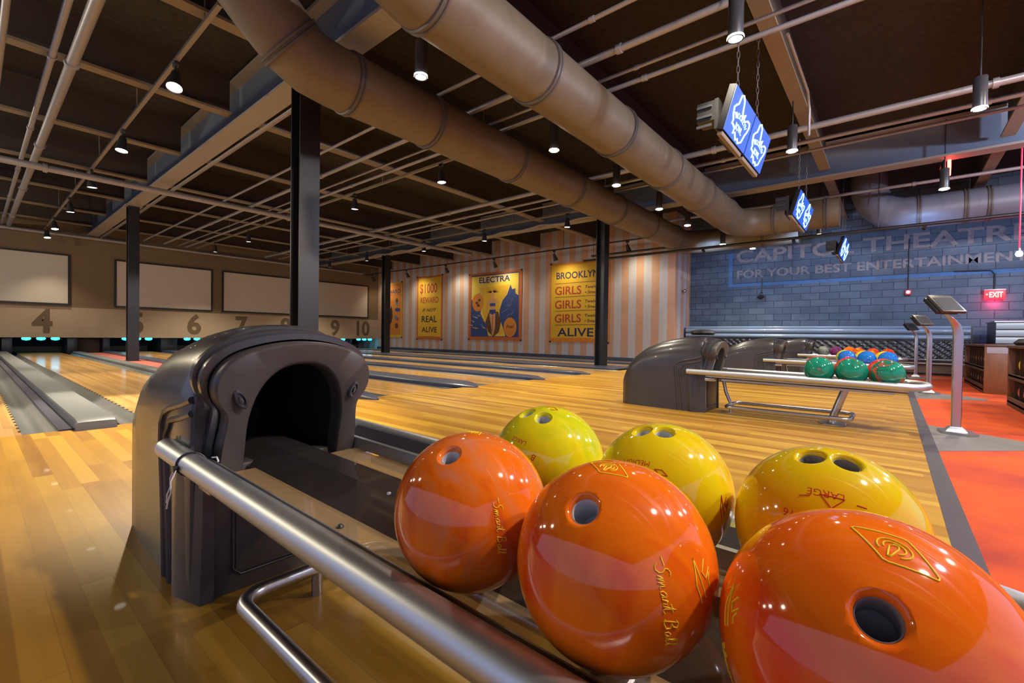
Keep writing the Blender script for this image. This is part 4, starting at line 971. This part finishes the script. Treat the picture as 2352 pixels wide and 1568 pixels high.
MB().lathe([(.02, .07), (.022, .03), (.018, .03)], n=12).build('bulb_socket', M['steel'], o)
MB().lathe([(0, -.05), (.03, -.04), (.042, -.01), (.03, .02), (.018, .035)], n=16).build('bulb', M['lamp'], o)

# ------------------------------------------------------------------ seating and storage along the right wall
def vinyl(): 
    m = mat('channelled_vinyl', (.20, .27, .36), .22, coat=.5); return m
M['vinyl'] = vinyl(); M['vinylblack'] = mat('black_vinyl', (.010, .010, .012), .33, coat=.15)
M['walnut'] = None
def walnut():
    m = mat('brown_cabinet_wood', rough=.38, coat=.2); t = NT(m); p_ = t.pos(); n = t.noise(t.scale(p_, (4, 4, 1.2)), 2, 5, .6, 1.2); n2 = t.noise(t.scale(p_, (40, 40, 3)), 1, 3)
    t.col(t.mix(t.math('MULTIPLY', n2, .6), t.mix(n, (.12, .045, .015), (.30, .13, .05)), (.09, .035, .012))); return m
M['walnut'] = walnut(); M['darkwood'] = speck('dark_rack_wood', (.055, .03, .018), (.10, .055, .032), 14, .5)
o = thing('wall_bench', 'long bench with channelled back and tufted seat along the block wall', 'bench', (13.1, 0, 0))
y0, y1 = -1.22, 4.50
m = MB()
for zb, zt in ((.855, .985), (.725, .845)):
    prof = [(.02, zb), (-.02, zb + .008), (-.05, zb + .04), (-.055, (zb + zt) / 2), (-.05, zt - .04), (-.02, zt - .008), (.02, zt)]
    m.prism(prof, lambda u, z_: (u, y0, z_), lambda u, z_: (u, y1, z_))
m.build('back_cushion', M['vinyl'], o, 60)
MB().ext((.0, y0 - .03, .0), (.43, y1 + .03, .995)).build('bench_carcass', M['vinylblack'], o, 0)
MB().tube([(-.01, y0, 1.00), (-.01, y1, 1.00)], .03, 12).build('top_roll', M['vinyl'], o)
# tufted seat back
m = MB(); nu, nv = 150, 20; za, zb = .35, .70
grid = []
for i in range(nu + 1):
    row = []
    for j in range(nv + 1):
        y = y0 + (y1 - y0) * i / nu; v = j / nv; z_ = za + (zb - za) * v
        a = (y / .15); bq = (z_ / .12); d = abs(math.sin(PI * (a + bq) / 1)) * abs(math.sin(PI * (a - bq) / 1))
        row.append((-.10 - .055 * d ** .5 + .06 * v, y, z_))
    grid.append(row)
vr = [[m.b.verts.new(p_) for p_ in r_] for r_ in grid]
for i in range(nu):
    for j in range(nv): m.b.faces.new((vr[i][j], vr[i + 1][j], vr[i + 1][j + 1], vr[i][j + 1]))
m.build('tufted_pad', M['vinylblack'], o, 80)
MB().ext((-.50, y0, .27), (-.06, y1, .35), .02).build('seat_pad', M['vinylblack'], o)
MB().ext((-.51, y0, .235), (-.02, y1, .27), .004).build('seat_edge', M['joist'], o)
MB().ext((-.42, y0, .05), (.0, y1, .235)).build('seat_base', M['darkwood'], o)
MB().ext((-.36, y0, .0), (.0, y1, .05)).build('toe_kick', M['black'], o)
o = thing('booth_seat', 'pale channelled booth back with dark end at the right edge', 'booth', (12.0, -1.44, 0))
m = MB()
for zb in (.55, .68, .81, .94): m.prism([(.02, zb), (-.03, zb + .006), (-.045, zb + .06), (-.03, zb + .114), (.02, zb + .12)], lambda u, z_: (u, -.0, z_), lambda u, z_: (u, -2.2, z_))
m.build('channelled_back', mat('pale_vinyl', (.30, .42, .48), .3, coat=.3), o, 60)
MB().ext((.0, -2.2, .0), (1.0, .0, 1.07)).build('booth_carcass', M['vinylblack'], o)
MB().ext((-.02, -2.2, 1.07), (1.02, .02, 1.09)).build('booth_cap', M['steel'], o)
def rack(label, x0, x1, yf, top):
    o = thing('ball_storage_rack', label, 'ball rack', (x0, yf, 0), 'wooden ball storage racks')
    L = x1 - x0
    MB().ext((0, -.30, 0), (.045, .0, top), .004).build('end_panel', M['walnut'], o)
    MB().ext((L - .045, -.30, 0), (L, .0, top), .004).build('end_panel', M['walnut'], o)
    MB().ext((.045, -.30, .08), (L - .045, -.285, top)).build('back_panel', M['darkwood'], o)
    MB().ext((.045, -.285, .04), (L - .045, -.0, .06)).build('shelf', M['darkwood'], o)
    MB().ext((.045, -.285, .33), (L - .045, -.0, .35)).build('shelf', M['darkwood'], o)
    MB().ext((-.01, -.31, top), (L + .01, .01, top + .03), .004).build('rack_top', M['darkwood'], o)
    MB().ext((.045, -.02, .0), (L - .045, .0, .10)).build('front_rail', M['darkwood'], o)
    MB().ext((.045, -.02, .30), (L - .045, .0, .355)).build('front_rail', M['darkwood'], o)
    m = MB()
    k = 1
    while .29 + .26 * (k - 1) < L - .1: m.ext((.285 + .26 * (k - 1), -.28, .06), (.295 + .26 * (k - 1), -.03, top - .02)); k += 1
    m.build('cell_dividers', M['darkwood'], o)
    return o
rack('wooden ball rack with a light brown end panel, standing on the orange carpet', 8.9, 11.1, -.97, .64)
MB().ext((8.893, -1.25, .55), (8.899, -.99, .635)).build('end_cap_strip', M['steel'], bpy.data.objects['ball_storage_rack'], 0).matrix_parent_inverse = Matrix.Translation((-8.9, .97, 0))
rack('wooden ball rack cut by the right edge of the view, nearer than the other', 5.2, 7.5, -1.0, .64)
cols = ['b_fire', 'b_yellow', 'b_orange', 'b_grey', 'b_purple', 'b_green', 'b_crimson', 'b_blue']
random.seed(11)
for (x0, n, yf, nm) in ((8.9, 8, -.97, 'farther'), (5.2, 8, -1.0, 'nearer')):
    for k in range(n):
        for lev, zz in ((0, .06), (1, .35)):
            mt = {(8.9, 0, 0): 'b_yellow', (8.9, 0, 1): 'b_amber', (8.9, 1, 1): 'b_fire', (8.9, 1, 0): 'b_orange', (5.2, 7, 1): 'b_yellow', (5.2, 7, 0): 'b_crimson', (5.2, 6, 1): 'b_amber', (5.2, 6, 0): 'b_purple'}.get((x0, k, lev), cols[(k * 3 + lev * 5) % 8])
            cn = M[mt].name.replace('_ball', '').replace('_', ' ')
            plain_ball('%s ball, %s row of the %s wooden rack, %s from left' % (cn, ['lower', 'upper'][lev], nm, ['first', 'second', 'third', 'fourth', 'fifth', 'sixth', 'seventh', 'eighth'][n - 1 - k]), (x0 + .16 + .26 * k, yf - .145, zz + R), mt, 'balls in the %s wooden rack' % nm)
tag(MB().lathe([(0, 0), (.12, .0), (.14, .03), (.10, .07), (0, .085)], n=20).build('dark_shoe', M['black']), 'dark rounded item lying on top of the nearer wooden rack', 'item').location = (7.30, -1.15, .671)
